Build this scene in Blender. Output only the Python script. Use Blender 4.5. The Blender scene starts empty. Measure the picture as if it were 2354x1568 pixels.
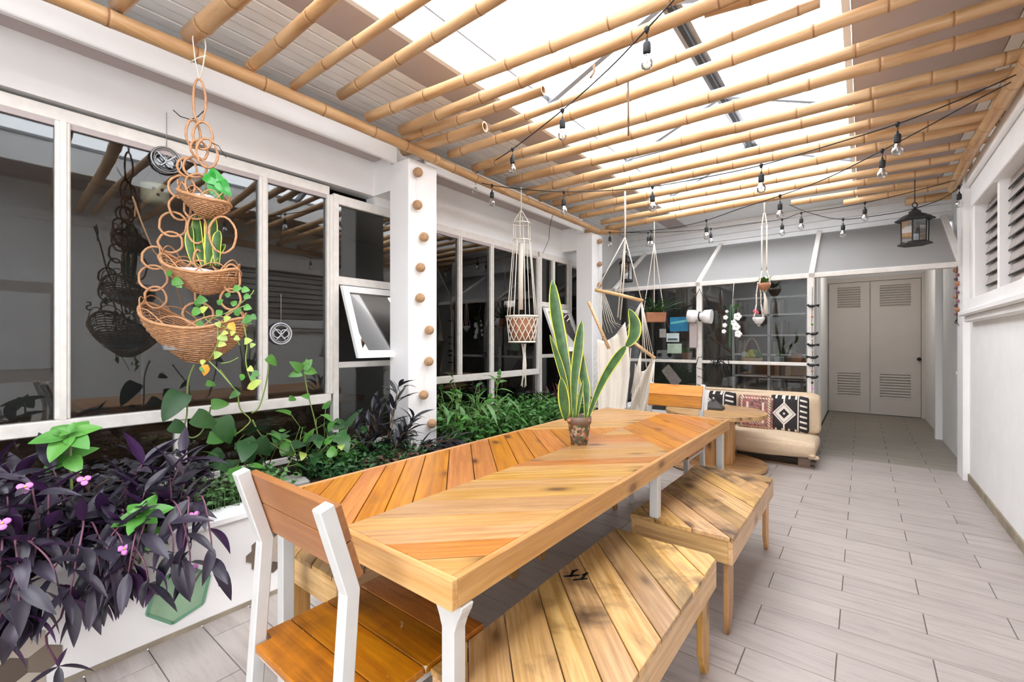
import bpy, math, random
from mathutils import Vector, Matrix, Euler
PI = math.pi
sc = bpy.context.scene
COL = sc.collection
SKY = 4.7; EXPO = 0.82; SUNE = 0.0

# ------------------------------------------------------------------ camera
FPX = 1025.0; CX = 1177.0; CY = 786.0; EYE = 1.32
YAW = math.atan((1982 - CX) / FPX)
cam_d = bpy.data.cameras.new('camera'); cam = bpy.data.objects.new('camera', cam_d); COL.objects.link(cam)
cam.location = (0, 0, EYE); cam.rotation_euler = (PI/2, 0, YAW)
cam_d.sensor_width = 36; cam_d.lens = FPX/2354*36; cam_d.shift_y = 2/2354; cam_d.clip_start = .05
sc.camera = cam
_s, _c = math.sin(YAW), math.cos(YAW)
def ray(x, y):
    u = (x-CX)/FPX; v = (CY-y)/FPX
    return Vector((-_s+u*_c, _c+u*_s, v))
def onX(x, y, X): a = ray(x, y); k = X/a.x; return Vector((X, a.y*k, EYE+a.z*k))
def onY(x, y, Y): a = ray(x, y); k = Y/a.y; return Vector((a.x*k, Y, EYE+a.z*k))
def onZ(x, y, Z): a = ray(x, y); k = (Z-EYE)/a.z; return Vector((a.x*k, a.y*k, Z))
def at(x, y, D): return Vector((0, 0, EYE)) + ray(x, y)*D          # D = depth along the view axis, metres
def onV(x, y, A, B):                                                # on the vertical plane through A and B
    a = ray(x, y); n = Vector((B[1]-A[1], A[0]-B[0], 0)); k = (n.x*A[0]+n.y*A[1])/(n.x*a.x+n.y*a.y)
    return Vector((a.x*k, a.y*k, EYE+a.z*k))
RIGHT = Vector((_c, _s, 0)); FWD = Vector((-_s, _c, 0)); UP = Vector((0, 0, 1))

# ------------------------------------------------------------------ world, light, exposure
w = bpy.data.worlds.new('sky'); sc.world = w; w.use_nodes = True
nt = w.node_tree; bg = nt.nodes['Background']
bg.inputs[0].default_value = (0.955, 0.99, 1.045, 1); bg.inputs[1].default_value = SKY
sc.view_settings.view_transform = 'Standard'; sc.view_settings.look = 'None'
sc.view_settings.exposure = EXPO; sc.view_settings.gamma = 1; sc.view_settings.use_curve_mapping = False
if SUNE > 0:
    sun_d = bpy.data.lights.new('sun', 'SUN'); sun_d.energy = SUNE; sun_d.angle = math.radians(60); sun_d.color = (1, .97, .93)
    sun = bpy.data.objects.new('sun', sun_d); COL.objects.link(sun); sun.rotation_euler = (math.radians(-6), math.radians(16), 0); sun.location = (-1, 3, 8)
for nm, loc, rot, sx, sy in (('skylight_portal', (-1.15, 2.3, 3.46), (0, 0, 0), 2.1, 8.5),
                             ('added_opening_portal', (-.06, -2.5, 1.45), (PI/2, 0, 0), 1.6, 2.8)):  # second portal samples the sky through the opening added behind the camera
    ld = bpy.data.lights.new(nm, 'AREA'); ld.shape = 'RECTANGLE'; ld.size = sx; ld.size_y = sy
    ld.cycles.is_portal = True
    lo = bpy.data.objects.new(nm, ld); COL.objects.link(lo); lo.location = loc; lo.rotation_euler = rot
try:
    sc.cycles.transparent_max_bounces = 24; sc.cycles.max_bounces = 8; sc.cycles.diffuse_bounces = 5
    sc.cycles.sample_clamp_indirect = 6; sc.cycles.caustics_reflective = False; sc.cycles.caustics_refractive = False
except Exception: pass

# ------------------------------------------------------------------ materials
def srgb(r, g, b):
    f = lambda v: (v/255/12.92) if v/255 <= .04045 else ((v/255+.055)/1.055)**2.4
    return (f(r), f(g), f(b), 1)
MATS = {}
def new_mat(name):
    m = bpy.data.materials.new(name); m.use_nodes = True; MATS[name] = m
    return m, m.node_tree, m.node_tree.nodes['Principled BSDF']
def N(nt, typ, **kw):
    n = nt.nodes.new(typ)
    for k, v in kw.items():
        if k.startswith('i_'): n.inputs[k[2:].replace('_', ' ')].default_value = v
        else: setattr(n, k, v)
    return n
def mixc(nt, fac, a, b, mode='MIX'):
    n = nt.nodes.new('ShaderNodeMix'); n.data_type = 'RGBA'; n.blend_type = mode
    for i, v in ((0, fac), (6, a), (7, b)):
        if hasattr(v, 'links'): nt.links.new(v, n.inputs[i])
        else: n.inputs[i].default_value = v
    return n.outputs[2]
def math_n(nt, op, a, b=0.0, clamp=False):
    n = nt.nodes.new('ShaderNodeMath'); n.operation = op; n.use_clamp = clamp
    for i, v in ((0, a), (1, b)):
        if hasattr(v, 'links'): nt.links.new(v, n.inputs[i])
        else: n.inputs[i].default_value = v
    return n.outputs[0]
def ramp(nt, fac, stops):
    n = nt.nodes.new('ShaderNodeValToRGB'); nt.links.new(fac, n.inputs[0])
    e = n.color_ramp.elements
    while len(e) < len(stops): e.new(.5)
    for k, (p, c) in enumerate(stops):
        e[k].position = p; e[k].color = c if len(c) == 4 else (*c, 1)
    return n.outputs[0]
def coords(nt, scale, rnd=True, kind='Object'):
    tc = N(nt, 'ShaderNodeTexCoord'); mp = N(nt, 'ShaderNodeMapping'); mp.inputs['Scale'].default_value = scale
    nt.links.new(tc.outputs[kind], mp.inputs['Vector'])
    if rnd:
        oi = N(nt, 'ShaderNodeObjectInfo'); v = N(nt, 'ShaderNodeVectorMath'); v.operation = 'SCALE'
        cb = N(nt, 'ShaderNodeCombineXYZ')
        for i in range(3): nt.links.new(math_n(nt, 'MULTIPLY', oi.outputs['Random'], 37.0*(i+1)), cb.inputs[i])
        nt.links.new(cb.outputs[0], mp.inputs['Location'])
    return mp.outputs[0]
def noise(nt, vec, scale=1, detail=4, rough=.55, dist=0):
    n = N(nt, 'ShaderNodeTexNoise'); nt.links.new(vec, n.inputs['Vector'])
    n.inputs['Scale'].default_value = scale; n.inputs['Detail'].default_value = detail
    n.inputs['Roughness'].default_value = rough; n.inputs['Distortion'].default_value = dist
    return n.outputs['Fac']
def bump(nt, b, h, strength=.2, dist=.01):
    n = N(nt, 'ShaderNodeBump'); n.inputs['Strength'].default_value = strength; n.inputs['Distance'].default_value = dist
    nt.links.new(h, n.inputs['Height']); nt.links.new(n.outputs[0], b.inputs['Normal'])
def plain(name, col, rough=.5, metal=0, var=.0, bumpy=0, scale=6, spec=None, trans=0):
    m, nt, b = new_mat(name)
    b.inputs['Base Color'].default_value = col; b.inputs['Roughness'].default_value = rough; b.inputs['Metallic'].default_value = metal
    if trans: b.inputs['Transmission Weight'].default_value = trans
    if spec is not None: b.inputs['Specular IOR Level'].default_value = spec
    if var or bumpy:
        f = noise(nt, coords(nt, (scale,)*3), 1, 5)
        if var:
            d = tuple(max(0, v*(1-var)) for v in col[:3])+(1,); l = tuple(min(1, v*(1+var*.6)) for v in col[:3])+(1,)
            nt.links.new(ramp(nt, f, [(.3, d), (.7, l)]), b.inputs['Base Color'])
        if bumpy: bump(nt, b, f, bumpy, .01)
    return m
def wood(name, light, mid, dark, axis=0, rough=.38, stain=.0, knots=True, coat=.15, var=.22, white=0.0):
    m, nt, b = new_mat(name)
    sc1 = [9, 9, 9]; sc1[axis] = .9
    v = coords(nt, sc1); g = noise(nt, v, 1.6, 6, .6, 1.2)
    sc2 = [60, 60, 60]; sc2[axis] = 2.0
    g2 = noise(nt, coords(nt, sc2), 1, 3, .6)
    c = ramp(nt, g, [(.30, mid), (.48, light), (.60, mid), (.74, light)])
    c = mixc(nt, math_n(nt, 'MULTIPLY', math_n(nt, 'SUBTRACT', .64, g2, True), 1.9, True), c, dark)
    if knots:
        sc3 = [7, 7, 7]; sc3[axis] = 3.2
        vo = N(nt, 'ShaderNodeTexVoronoi'); nt.links.new(coords(nt, sc3), vo.inputs['Vector']); vo.inputs['Scale'].default_value = 1.0
        k = ramp(nt, vo.outputs['Distance'], [(.08, (1, 1, 1)), (.15, (.4, .4, .4)), (.27, (0, 0, 0))])
        c = mixc(nt, math_n(nt, 'MULTIPLY', k, .95), c, tuple(x*.45 for x in dark[:3])+(1,))
    if stain:
        st = noise(nt, coords(nt, (3.2, 3.2, 3.2)), 1, 5, .65, .5)
        c = mixc(nt, math_n(nt, 'MULTIPLY', ramp(nt, st, [(.52, (0, 0, 0)), (.68, (1, 1, 1))]), stain), c, tuple(x*.22 for x in dark[:3])+(1,))
    if white:
        st = noise(nt, coords(nt, (16, 16, 16)), 1, 3, .5, 2.0)
        c = mixc(nt, math_n(nt, 'MULTIPLY', ramp(nt, st, [(.70, (0, 0, 0)), (.74, (1, 1, 1))]), white), c, (.75, .62, .42, 1))
    oi = N(nt, 'ShaderNodeObjectInfo')
    hs = N(nt, 'ShaderNodeHueSaturation'); nt.links.new(c, hs.inputs['Color'])
    nt.links.new(math_n(nt, 'ADD', math_n(nt, 'MULTIPLY', oi.outputs['Random'], var*2), 1-var), hs.inputs['Value'])
    r2 = math_n(nt, 'FRACT', math_n(nt, 'MULTIPLY', oi.outputs['Random'], 17.3))
    nt.links.new(math_n(nt, 'ADD', math_n(nt, 'MULTIPLY', r2, .14), .96), hs.inputs['Saturation'])
    nt.links.new(math_n(nt, 'ADD', math_n(nt, 'MULTIPLY', r2, .012), .497), hs.inputs['Hue'])
    nt.links.new(hs.outputs[0], b.inputs['Base Color'])
    b.inputs['Roughness'].default_value = rough; b.inputs['Coat Weight'].default_value = coat; b.inputs['Coat Roughness'].default_value = .25
    bump(nt, b, g2, .12, .004)
    return m
def leafmat(name, a, b_, rough=.42, under=None, vein=True):
    m, nt, b = new_mat(name)
    oi = N(nt, 'ShaderNodeObjectInfo'); f = noise(nt, coords(nt, (25, 25, 25)), 1, 2)
    c = mixc(nt, oi.outputs['Random'], a, b_)
    c = mixc(nt, math_n(nt, 'MULTIPLY', f, .5), c, tuple(x*.55 for x in a[:3])+(1,))
    if under:
        ge = N(nt, 'ShaderNodeNewGeometry'); c = mixc(nt, ge.outputs['Backfacing'], c, under)
    nt.links.new(c, b.inputs['Base Color']); b.inputs['Roughness'].default_value = rough
    b.inputs['Subsurface Weight'].default_value = 0
    return m

WHITE = plain('white_paint', srgb(246, 245, 244), .55, var=.035, bumpy=.05, scale=2.5)
PLASTER = plain('white_plaster', srgb(245, 245, 244), .7, var=.03, bumpy=.12, scale=5)
FRAMEW = plain('white_frame_paint', srgb(232, 227, 220), .45, var=.10, bumpy=.08, scale=14)
METALW = plain('white_painted_steel', srgb(200, 199, 196), .35, var=.05, scale=12)
GREYC = plain('mauve_grey_panel', srgb(186, 174, 172), .7, var=.04, scale=3)
SIDING = plain('white_board_paint', srgb(243, 243, 243), .6, var=.06, scale=4)
AWN = plain('pale_grey_sheet', srgb(184, 184, 186), .65, var=.03, scale=2)
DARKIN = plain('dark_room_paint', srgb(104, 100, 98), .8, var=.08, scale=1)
DARKER = plain('dark_panel', srgb(48, 45, 44), .6, var=.2, scale=3)
DOORM = plain('door_paint', srgb(205, 196, 188), .5, var=.03, scale=4)
BLACK = plain('black_metal', srgb(20, 20, 22), .6)
BLACKP = plain('black_rubber', srgb(30, 31, 33), .6)
STEEL = plain('grey_galvanised_steel', srgb(150, 150, 152), .3, .9, var=.1)
GROUT = plain('dark_grout', srgb(118, 108, 100), .9)
GROUTD = plain('dark_room_grout', srgb(60, 58, 54), .9)
SOIL = plain('soil', srgb(62, 48, 38), .95, var=.4, bumpy=.8, scale=30)
COTTON = plain('cream_cotton', srgb(226, 218, 205), .9, var=.05, bumpy=.4, scale=90)
ROPE = plain('cream_cord', srgb(228, 220, 206), .9)
TERRA = plain('terracotta', srgb(180, 124, 92), .8, var=.12, scale=20)
RATTAN = plain('rattan_cane', srgb(190, 140, 98), .5, var=.28, scale=40)
CEMENT = plain('grey_stained_skirting', srgb(158, 146, 128), .9, var=.35, bumpy=.3, scale=6)
POTW = plain('pale_plastic', srgb(200, 200, 205), .4)
FUTON = plain('beige_canvas', srgb(214, 190, 160), .9, var=.07, bumpy=.3, scale=35)
STONE = plain('pale_stone', srgb(190, 186, 180), .8, var=.2, bumpy=.4, scale=12)
PINKISH = plain('salmon_paint', srgb(196, 150, 138), .8)
BALL = plain('jute_twine', srgb(196, 156, 118), .9, var=.35, bumpy=1.0, scale=90)
HEXB = plain('brown_grey_tile', srgb(126, 112, 98), .45, var=.06, scale=6)
HEXL = plain('beige_tile', srgb(186, 174, 160), .45, var=.05, scale=6)
HEXD = plain('dark_brown_tile', srgb(96, 84, 74), .45, var=.06, scale=6)
def _gl():
    m, nt, b = new_mat('window_glass'); nt.nodes.remove(b)
    out = nt.nodes['Material Output']; tr = N(nt, 'ShaderNodeBsdfTransparent'); gl = N(nt, 'ShaderNodeBsdfGlossy')
    tr.inputs[0].default_value = (.86, .88, .88, 1); gl.inputs['Roughness'].default_value = .015; gl.inputs['Color'].default_value = (1, 1, 1, 1)
    fr = N(nt, 'ShaderNodeFresnel'); fr.inputs[0].default_value = 1.5; mx = N(nt, 'ShaderNodeMixShader')
    nt.links.new(math_n(nt, 'ADD', fr.outputs[0], .012), mx.inputs[0]); nt.links.new(tr.outputs[0], mx.inputs[1]); nt.links.new(gl.outputs[0], mx.inputs[2])
    nt.links.new(mx.outputs[0], out.inputs[0]); return m
GLASS = _gl()
def _sky():
    m, nt, b = new_mat('skylight_sheet'); nt.nodes.remove(b)
    out = nt.nodes['Material Output']; tr = N(nt, 'ShaderNodeBsdfTransparent'); tl = N(nt, 'ShaderNodeBsdfTranslucent')
    tr.inputs[0].default_value = (.96, .96, .96, 1); tl.inputs[0].default_value = (.95, .95, .95, 1)
    mx = N(nt, 'ShaderNodeMixShader'); mx.inputs[0].default_value = .18
    nt.links.new(tr.outputs[0], mx.inputs[1]); nt.links.new(tl.outputs[0], mx.inputs[2]); nt.links.new(mx.outputs[0], out.inputs[0]); return m
SKYSHEET = _sky()
def _bulb():
    m, nt, b = new_mat('clear_bulb_glass'); nt.nodes.remove(b)
    out = nt.nodes['Material Output']; tr = N(nt, 'ShaderNodeBsdfTransparent'); gl = N(nt, 'ShaderNodeBsdfGlossy')
    tr.inputs[0].default_value = (.93, .94, .95, 1); gl.inputs['Roughness'].default_value = .03
    fr = N(nt, 'ShaderNodeFresnel'); fr.inputs[0].default_value = 1.6; mx = N(nt, 'ShaderNodeMixShader')
    nt.links.new(math_n(nt, 'ADD', fr.outputs[0], .04), mx.inputs[0]); nt.links.new(tr.outputs[0], mx.inputs[1]); nt.links.new(gl.outputs[0], mx.inputs[2])
    nt.links.new(mx.outputs[0], out.inputs[0]); return m
BULBG = _bulb()
LOUV = plain('louvre_glass', srgb(158, 146, 140), .15, var=.1, scale=3)
RAFT = plain('grey_rafter_steel', srgb(120, 124, 130), .5)
def _aw():
    m, nt, b = new_mat('translucent_grey_sheet'); out = nt.nodes['Material Output']; b.inputs['Base Color'].default_value = srgb(182, 180, 177); b.inputs['Roughness'].default_value = .6
    tl = N(nt, 'ShaderNodeBsdfTranslucent'); tl.inputs[0].default_value = (.85, .85, .86, 1); mx = N(nt, 'ShaderNodeMixShader'); mx.inputs[0].default_value = .55
    nt.links.new(b.outputs[0], mx.inputs[1]); nt.links.new(tl.outputs[0], mx.inputs[2]); nt.links.new(mx.outputs[0], out.inputs[0]); return m
AWN = _aw()
GREENG = plain('green_glass', srgb(150, 182, 150), .15, var=.18, scale=9)
L_, M_, D_ = (.80, .46, .19, 1), (.70, .35, .12, 1), (.42, .17, .05, 1)
W_TOPL = wood('varnished_pine_orange', (.56, .215, .038, 1), (.45, .15, .022, 1), (.24, .068, .010, 1), coat=.06, var=.10)
W_TOPR = wood('varnished_pine_sheen', (.55, .32, .125, 1), (.48, .24, .072, 1), (.28, .11, .032, 1), coat=.06, var=.12)  # paler colour paints the sky's sheen into part of the tabletop
W_RIM = wood('pine_edge', (.60, .33, .13, 1), (.50, .25, .08, 1), (.36, .15, .05, 1), axis=1, var=.1)
W_RIMX = wood('pine_edge_cross', (.64, .38, .16, 1), (.54, .29, .10, 1), (.36, .15, .05, 1), axis=0, var=.1)
W_BENCH = wood('pallet_pine', (.66, .41, .19, 1), (.52, .28, .10, 1), (.26, .12, .045, 1), stain=.9, var=.34)
W_BENCHS = wood('pallet_pine_side', (.74, .48, .25, 1), (.62, .36, .16, 1), (.36, .18, .08, 1), axis=1, stain=.3, var=.14)
W_BENCHX = wood('pallet_pine_end', (.74, .48, .25, 1), (.62, .36, .16, 1), (.36, .18, .08, 1), axis=0, stain=.2, var=.14)
W_LEG = wood('pine_leg', (.60, .33, .13, 1), (.50, .25, .08, 1), (.30, .13, .04, 1), axis=2, stain=.3, var=.14)
W_SEAT = wood('dark_varnished_pine', (.46, .155, .025, 1), (.36, .10, .013, 1), (.16, .045, .008, 1), stain=.5, var=.12, coat=.3, rough=.35, white=.7)
W_BACK = wood('varnished_backrest', (.36, .15, .042, 1), (.30, .11, .028, 1), (.27, .10, .03, 1), var=.08)
W_BACKO = wood('bright_orange_backrest', (.85, .36, .07, 1), (.78, .30, .05, 1), (.55, .2, .04, 1), var=.06)
W_DARK = wood('dark_pallet', (.20, .12, .07, 1), (.13, .075, .045, 1), (.06, .035, .02, 1), var=.2)
W_BAR = wood('turned_bar', (.72, .47, .28, 1), (.62, .38, .2, 1), (.4, .22, .1, 1), var=.1, knots=False)
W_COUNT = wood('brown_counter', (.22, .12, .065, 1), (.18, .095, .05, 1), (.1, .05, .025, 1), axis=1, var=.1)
W_SPOOL = wood('spool_wood', (.62, .38, .2, 1), (.5, .28, .13, 1), (.28, .14, .06, 1), var=.12, stain=.3)
def _bam():
    m, nt, b = new_mat('bamboo')
    f = noise(nt, coords(nt, (1.6, 14, 14)), 1, 4, .6, .6)
    c = ramp(nt, f, [(.28, srgb(166, 120, 74)), (.45, srgb(192, 150, 104)), (.62, srgb(204, 167, 124)), (.78, srgb(176, 140, 88))])
    f2 = noise(nt, coords(nt, (7, 40, 40)), 1, 4, .7)
    c = mixc(nt, math_n(nt, 'MULTIPLY', ramp(nt, f2, [(.62, (0, 0, 0)), (.76, (1, 1, 1))]), .4), c, srgb(110, 74, 44))
    oi = N(nt, 'ShaderNodeObjectInfo'); hs = N(nt, 'ShaderNodeHueSaturation'); nt.links.new(c, hs.inputs['Color'])
    nt.links.new(math_n(nt, 'ADD', math_n(nt, 'MULTIPLY', oi.outputs['Random'], .2), .88), hs.inputs['Value'])
    nt.links.new(hs.outputs[0], b.inputs['Base Color']); b.inputs['Roughness'].default_value = .4; return m
BAMBOO = _bam()
BAMNODE = plain('bamboo_node', srgb(158, 112, 74), .6)
def _tile(name, a, b_, d):
    m, nt, b = new_mat(name)
    f = noise(nt, coords(nt, (1.3, 11, 5)), 1, 7, .62, .8); f2 = noise(nt, coords(nt, (3, 60, 10)), 1, 4, .7)
    c = ramp(nt, f, [(.3, b_), (.5, a), (.68, b_)])
    c = mixc(nt, math_n(nt, 'MULTIPLY', ramp(nt, f2, [(.56, (0, 0, 0)), (.75, (1, 1, 1))]), .35), c, d)
    oi = N(nt, 'ShaderNodeObjectInfo'); hs = N(nt, 'ShaderNodeHueSaturation'); nt.links.new(c, hs.inputs['Color'])
    nt.links.new(math_n(nt, 'ADD', math_n(nt, 'MULTIPLY', oi.outputs['Random'], .1), .95), hs.inputs['Value'])
    nt.links.new(hs.outputs[0], b.inputs['Base Color']); b.inputs['Roughness'].default_value = .42; bump(nt, b, f2, .06, .003); return m
TILE = _tile('wood_look_tile', srgb(174, 164, 158), srgb(154, 143, 137), srgb(112, 101, 95))
TILED = _tile('dark_wood_look_tile', srgb(150, 143, 131), srgb(132, 127, 115), srgb(98, 94, 84))
LF_PURPLE = leafmat('purple_leaf', srgb(64, 56, 72), srgb(46, 44, 54), .36, under=srgb(72, 44, 84))
LF_GREEN = leafmat('green_leaf', srgb(66, 122, 48), srgb(96, 156, 62), .4)
LF_BRIGHT = leafmat('bright_green_leaf', srgb(80, 144, 58), srgb(98, 160, 68), .4)
LF_DEEP = leafmat('deep_green_leaf', srgb(36, 78, 40), srgb(60, 104, 52), .4)
LF_MID = leafmat('soft_green_leaf', srgb(76, 118, 62), srgb(104, 144, 84), .5)
LF_DARK = leafmat('blackish_leaf', srgb(52, 50, 58), srgb(36, 36, 44), .4)
LF_RED = leafmat('burgundy_leaf', srgb(92, 36, 52), srgb(62, 28, 44), .4)
LF_BROWN = leafmat('brown_leaf', srgb(98, 68, 52), srgb(70, 46, 40), .7)
LF_YEL = leafmat('yellow_green_leaf', srgb(186, 196, 92), srgb(150, 180, 92), .4)
LF_ORANGE = leafmat('orange_leaf', srgb(232, 160, 50), srgb(232, 176, 60), .5)
SN_GREEN = plain('snake_leaf_green', srgb(62, 98, 46), .35, var=.45, scale=22)
SN_YEL = plain('snake_leaf_margin', srgb(198, 200, 76), .4)
STEM = plain('green_stem', srgb(128, 150, 78), .5)
STEMP = plain('purple_stem', srgb(120, 78, 96), .5)
STEMB = plain('brown_stem', srgb(120, 92, 66), .7)
PINK = plain('pink_petal', srgb(216, 130, 206), .5)
# ------------------------------------------------------------------ mesh builder
class MB:
    def __init__(s): s.v = []; s.f = []; s.m = []; s.sm = []; s.mi = 0
    def add(s, vs, fs, smooth=False):
        b = len(s.v); s.v += [Vector(p) for p in vs]
        for f in fs: s.f.append([b+i for i in f]); s.m.append(s.mi); s.sm.append(smooth)
        return s
    def box(s, a, b):
        x0, y0, z0 = a; x1, y1, z1 = b
        return s.add([(x0,y0,z0),(x1,y0,z0),(x1,y1,z0),(x0,y1,z0),(x0,y0,z1),(x1,y0,z1),(x1,y1,z1),(x0,y1,z1)],
                     [(0,3,2,1),(4,5,6,7),(0,1,5,4),(1,2,6,5),(2,3,7,6),(3,0,4,7)])
    def hexa(s, p):   # 8 points: bottom ring 4, top ring 4
        return s.add(p, [(0,3,2,1),(4,5,6,7),(0,1,5,4),(1,2,6,5),(2,3,7,6),(3,0,4,7)])
    def bar(s, a, b, wx, wy, up=Vector((0, 0, 1))):
        a = Vector(a); b = Vector(b); d = (b-a).normalized()
        if abs(d.dot(up)) > .98: up = Vector((0, 1, 0))
        x = d.cross(up).normalized(); y = x.cross(d).normalized()
        q = [(-1,-1),(1,-1),(1,1),(-1,1)]
        return s.hexa([a+x*wx/2*i+y*wy/2*j for i, j in q]+[b+x*wx/2*i+y*wy/2*j for i, j in q])
    def prism(s, poly, z0, z1):   # polygon (x,y) ccw
        n = len(poly)
        return s.add([(p[0], p[1], z0) for p in poly]+[(p[0], p[1], z1) for p in poly],
                     [tuple(range(n))[::-1], tuple(range(n, 2*n))]+[(i, (i+1) % n, n+(i+1) % n, n+i) for i in range(n)])
    def ext(s, pts, vec):
        n = len(pts); vec = Vector(vec)
        return s.add([Vector(p) for p in pts]+[Vector(p)+vec for p in pts],
                     [tuple(range(n))[::-1], tuple(range(n, 2*n))]+[(i, (i+1) % n, n+(i+1) % n, n+i) for i in range(n)])
    def tube(s, pts, r, n=6, closed=False, cap=True, rings=None, flat=None):
        pts = [Vector(p) for p in pts]; K = len(pts)
        rr = r if isinstance(r, (list, tuple)) else [r]*K
        vs = []; prev = None
        for i, p in enumerate(pts):
            if closed: d = pts[(i+1) % K]-pts[i-1]
            else: d = pts[min(i+1, K-1)]-pts[max(i-1, 0)]
            if d.length < 1e-9: d = Vector((0, 0, 1))
            d.normalize()
            if prev is None:
                u = Vector((0, 0, 1)) if abs(d.z) < .9 else Vector((1, 0, 0))
                x = d.cross(u).normalized()
            else:
                x = prev-d*prev.dot(d)
                if x.length < 1e-6: x = d.orthogonal()
                x.normalize()
            prev = x; y = d.cross(x)
            for k in range(n):
                a = 2*PI*k/n; vs.append(p+(x*math.cos(a)+y*math.sin(a))*rr[i])
        fs = []
        for i in range(K if closed else K-1):
            j = (i+1) % K
            for k in range(n): fs.append((i*n+k, i*n+(k+1) % n, j*n+(k+1) % n, j*n+k))
        s.add(vs, fs, True)
        if cap and not closed:
            b = len(s.v)-len(vs)
            s.f.append([b+k for k in range(n)][::-1]); s.f.append([b+(K-1)*n+k for k in range(n)])
            s.m += [s.mi]*2; s.sm += [False]*2
        return s
    def sweep_yz(s, path, wx, wn):
        """square section swept along a path that lies in one YZ plane, mitred at the bends"""
        K = len(path); vs = []
        for i, p in enumerate(path):
            d0 = (path[i]-path[i-1]).normalized() if i else (path[1]-path[0]).normalized()
            d1 = (path[i+1]-path[i]).normalized() if i < K-1 else d0
            t = (d0+d1).normalized(); n = Vector((0, -t.z, t.y))/max(.3, t.dot(d0))
            for a, b in ((-1, -1), (1, -1), (1, 1), (-1, 1)): vs.append(p+Vector((a*wx/2, 0, 0))+n*b*wn/2)
        fs = [(0, 3, 2, 1), tuple(range(4*K-4, 4*K))]+[(4*i+k, 4*i+(k+1) % 4, 4*i+4+(k+1) % 4, 4*i+4+k) for i in range(K-1) for k in range(4)]
        return s.add(vs, fs)
    def lathe(s, prof, c=(0, 0, 0), n=16, smooth=True, ax=None):
        c = Vector(c); vs = []
        for r, z in prof:
            for k in range(n):
                a = 2*PI*k/n
                vs.append(c+Vector((r*math.cos(a), r*math.sin(a), z)) if ax is None else c+ax[0]*r*math.cos(a)+ax[1]*r*math.sin(a)+ax[2]*z)
        fs = []
        for i in range(len(prof)-1):
            for k in range(n): fs.append((i*n+k, i*n+(k+1) % n, (i+1)*n+(k+1) % n, (i+1)*n+k))
        s.add(vs, fs, smooth); b = len(s.v)-len(vs)
        if prof[0][0] > 1e-4: s.f.append([b+k for k in range(n)][::-1]); s.m.append(s.mi); s.sm.append(False)
        if prof[-1][0] > 1e-4: s.f.append([b+(len(prof)-1)*n+k for k in range(n)]); s.m.append(s.mi); s.sm.append(False)
        return s
    def ring(s, c, R, r, ax1, ax2, n=16, k=6, sx=1, sy=1):
        c = Vector(c); return s.tube([c+ax1*R*sx*math.cos(2*PI*i/n)+ax2*R*sy*math.sin(2*PI*i/n) for i in range(n)], r, k, closed=True)
    def sphere(s, c, r, n=10, sq=(1, 1, 1)):
        c = Vector(c); m = max(4, n//2+1); vs = []
        for i in range(m+1):
            t = PI*i/m
            for k in range(n): a = 2*PI*k/n; vs.append(c+Vector((r*sq[0]*math.sin(t)*math.cos(a), r*sq[1]*math.sin(t)*math.sin(a), r*sq[2]*math.cos(t))))
        fs = [(i*n+k, (i+1)*n+k, (i+1)*n+(k+1) % n, i*n+(k+1) % n) for i in range(m) for k in range(n)]
        return s.add(vs, fs, True)
    def grid(s, fn, nu, nv, smooth=True):
        vs = [fn(i/nu, j/nv) for i in range(nu+1) for j in range(nv+1)]
        return s.add(vs, [(i*(nv+1)+j, (i+1)*(nv+1)+j, (i+1)*(nv+1)+j+1, i*(nv+1)+j+1) for i in range(nu) for j in range(nv)], smooth)
    def mesh(s, name, mats, org=Vector((0, 0, 0)), rot=None):
        me = bpy.data.meshes.new(name)
        vs = [v-org for v in s.v]
        if rot is not None: vs = [rot @ v for v in vs]
        me.from_pydata([tuple(v) for v in vs], [], s.f)
        for m in (mats if isinstance(mats, (list, tuple)) else [mats]): me.materials.append(m)
        me.polygons.foreach_set('material_index', s.m); me.polygons.foreach_set('use_smooth', s.sm)
        me.update(); return me
    def build(s, name, mats, parent=None, org=None, bevel=0, rotz=0):
        if org is None:
            if rotz or parent is None:
                xs = [v.x for v in s.v]; ys = [v.y for v in s.v]; zs = [v.z for v in s.v]
                org = Vector(((min(xs)+max(xs))/2, (min(ys)+max(ys))/2, min(zs)))
            else: org = wloc(parent)
        org = Vector(org)
        me = s.mesh(name, mats, org, Matrix.Rotation(-rotz, 3, 'Z') if rotz else None)
        o = bpy.data.objects.new(name, me); COL.objects.link(o)
        if parent is not None: o.parent = parent; o.location = org-wloc(parent)
        else: o.location = org
        if rotz: o.rotation_euler = (0, 0, rotz)
        if bevel:
            b = o.modifiers.new('bevel', 'BEVEL'); b.width = bevel; b.segments = 1; b.limit_method = 'ANGLE'
        return o
def wloc(o):
    l = o.location.copy()
    while o.parent is not None: o = o.parent; l += o.location
    return l
def tag(o, label=None, cat=None, group=None, kind=None):
    if label: o['label'] = label
    if cat: o['category'] = cat
    if group: o['group'] = group
    if kind: o['kind'] = kind
    return o
def empty(name, loc, label=None, cat=None, group=None, kind=None, parent=None):
    o = bpy.data.objects.new(name, None); COL.objects.link(o); o.empty_display_size = .1
    o.location = Vector(loc)-(wloc(parent) if parent else Vector((0, 0, 0))); o.parent = parent
    return tag(o, label, cat, group, kind)
def struct(name, mats, mb, label, cat='wall', bevel=0, org=None):
    return tag(mb.build(name, mats, None, org=org, bevel=bevel), label, cat, kind='structure')
def kids(o): return [c for c in bpy.data.objects if c.parent == o]
def copy_tree(o, parent=None):
    c = o.copy(); COL.objects.link(c); c.parent = parent
    for ch in list(o.children): copy_tree(ch, c)
    return c
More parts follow.
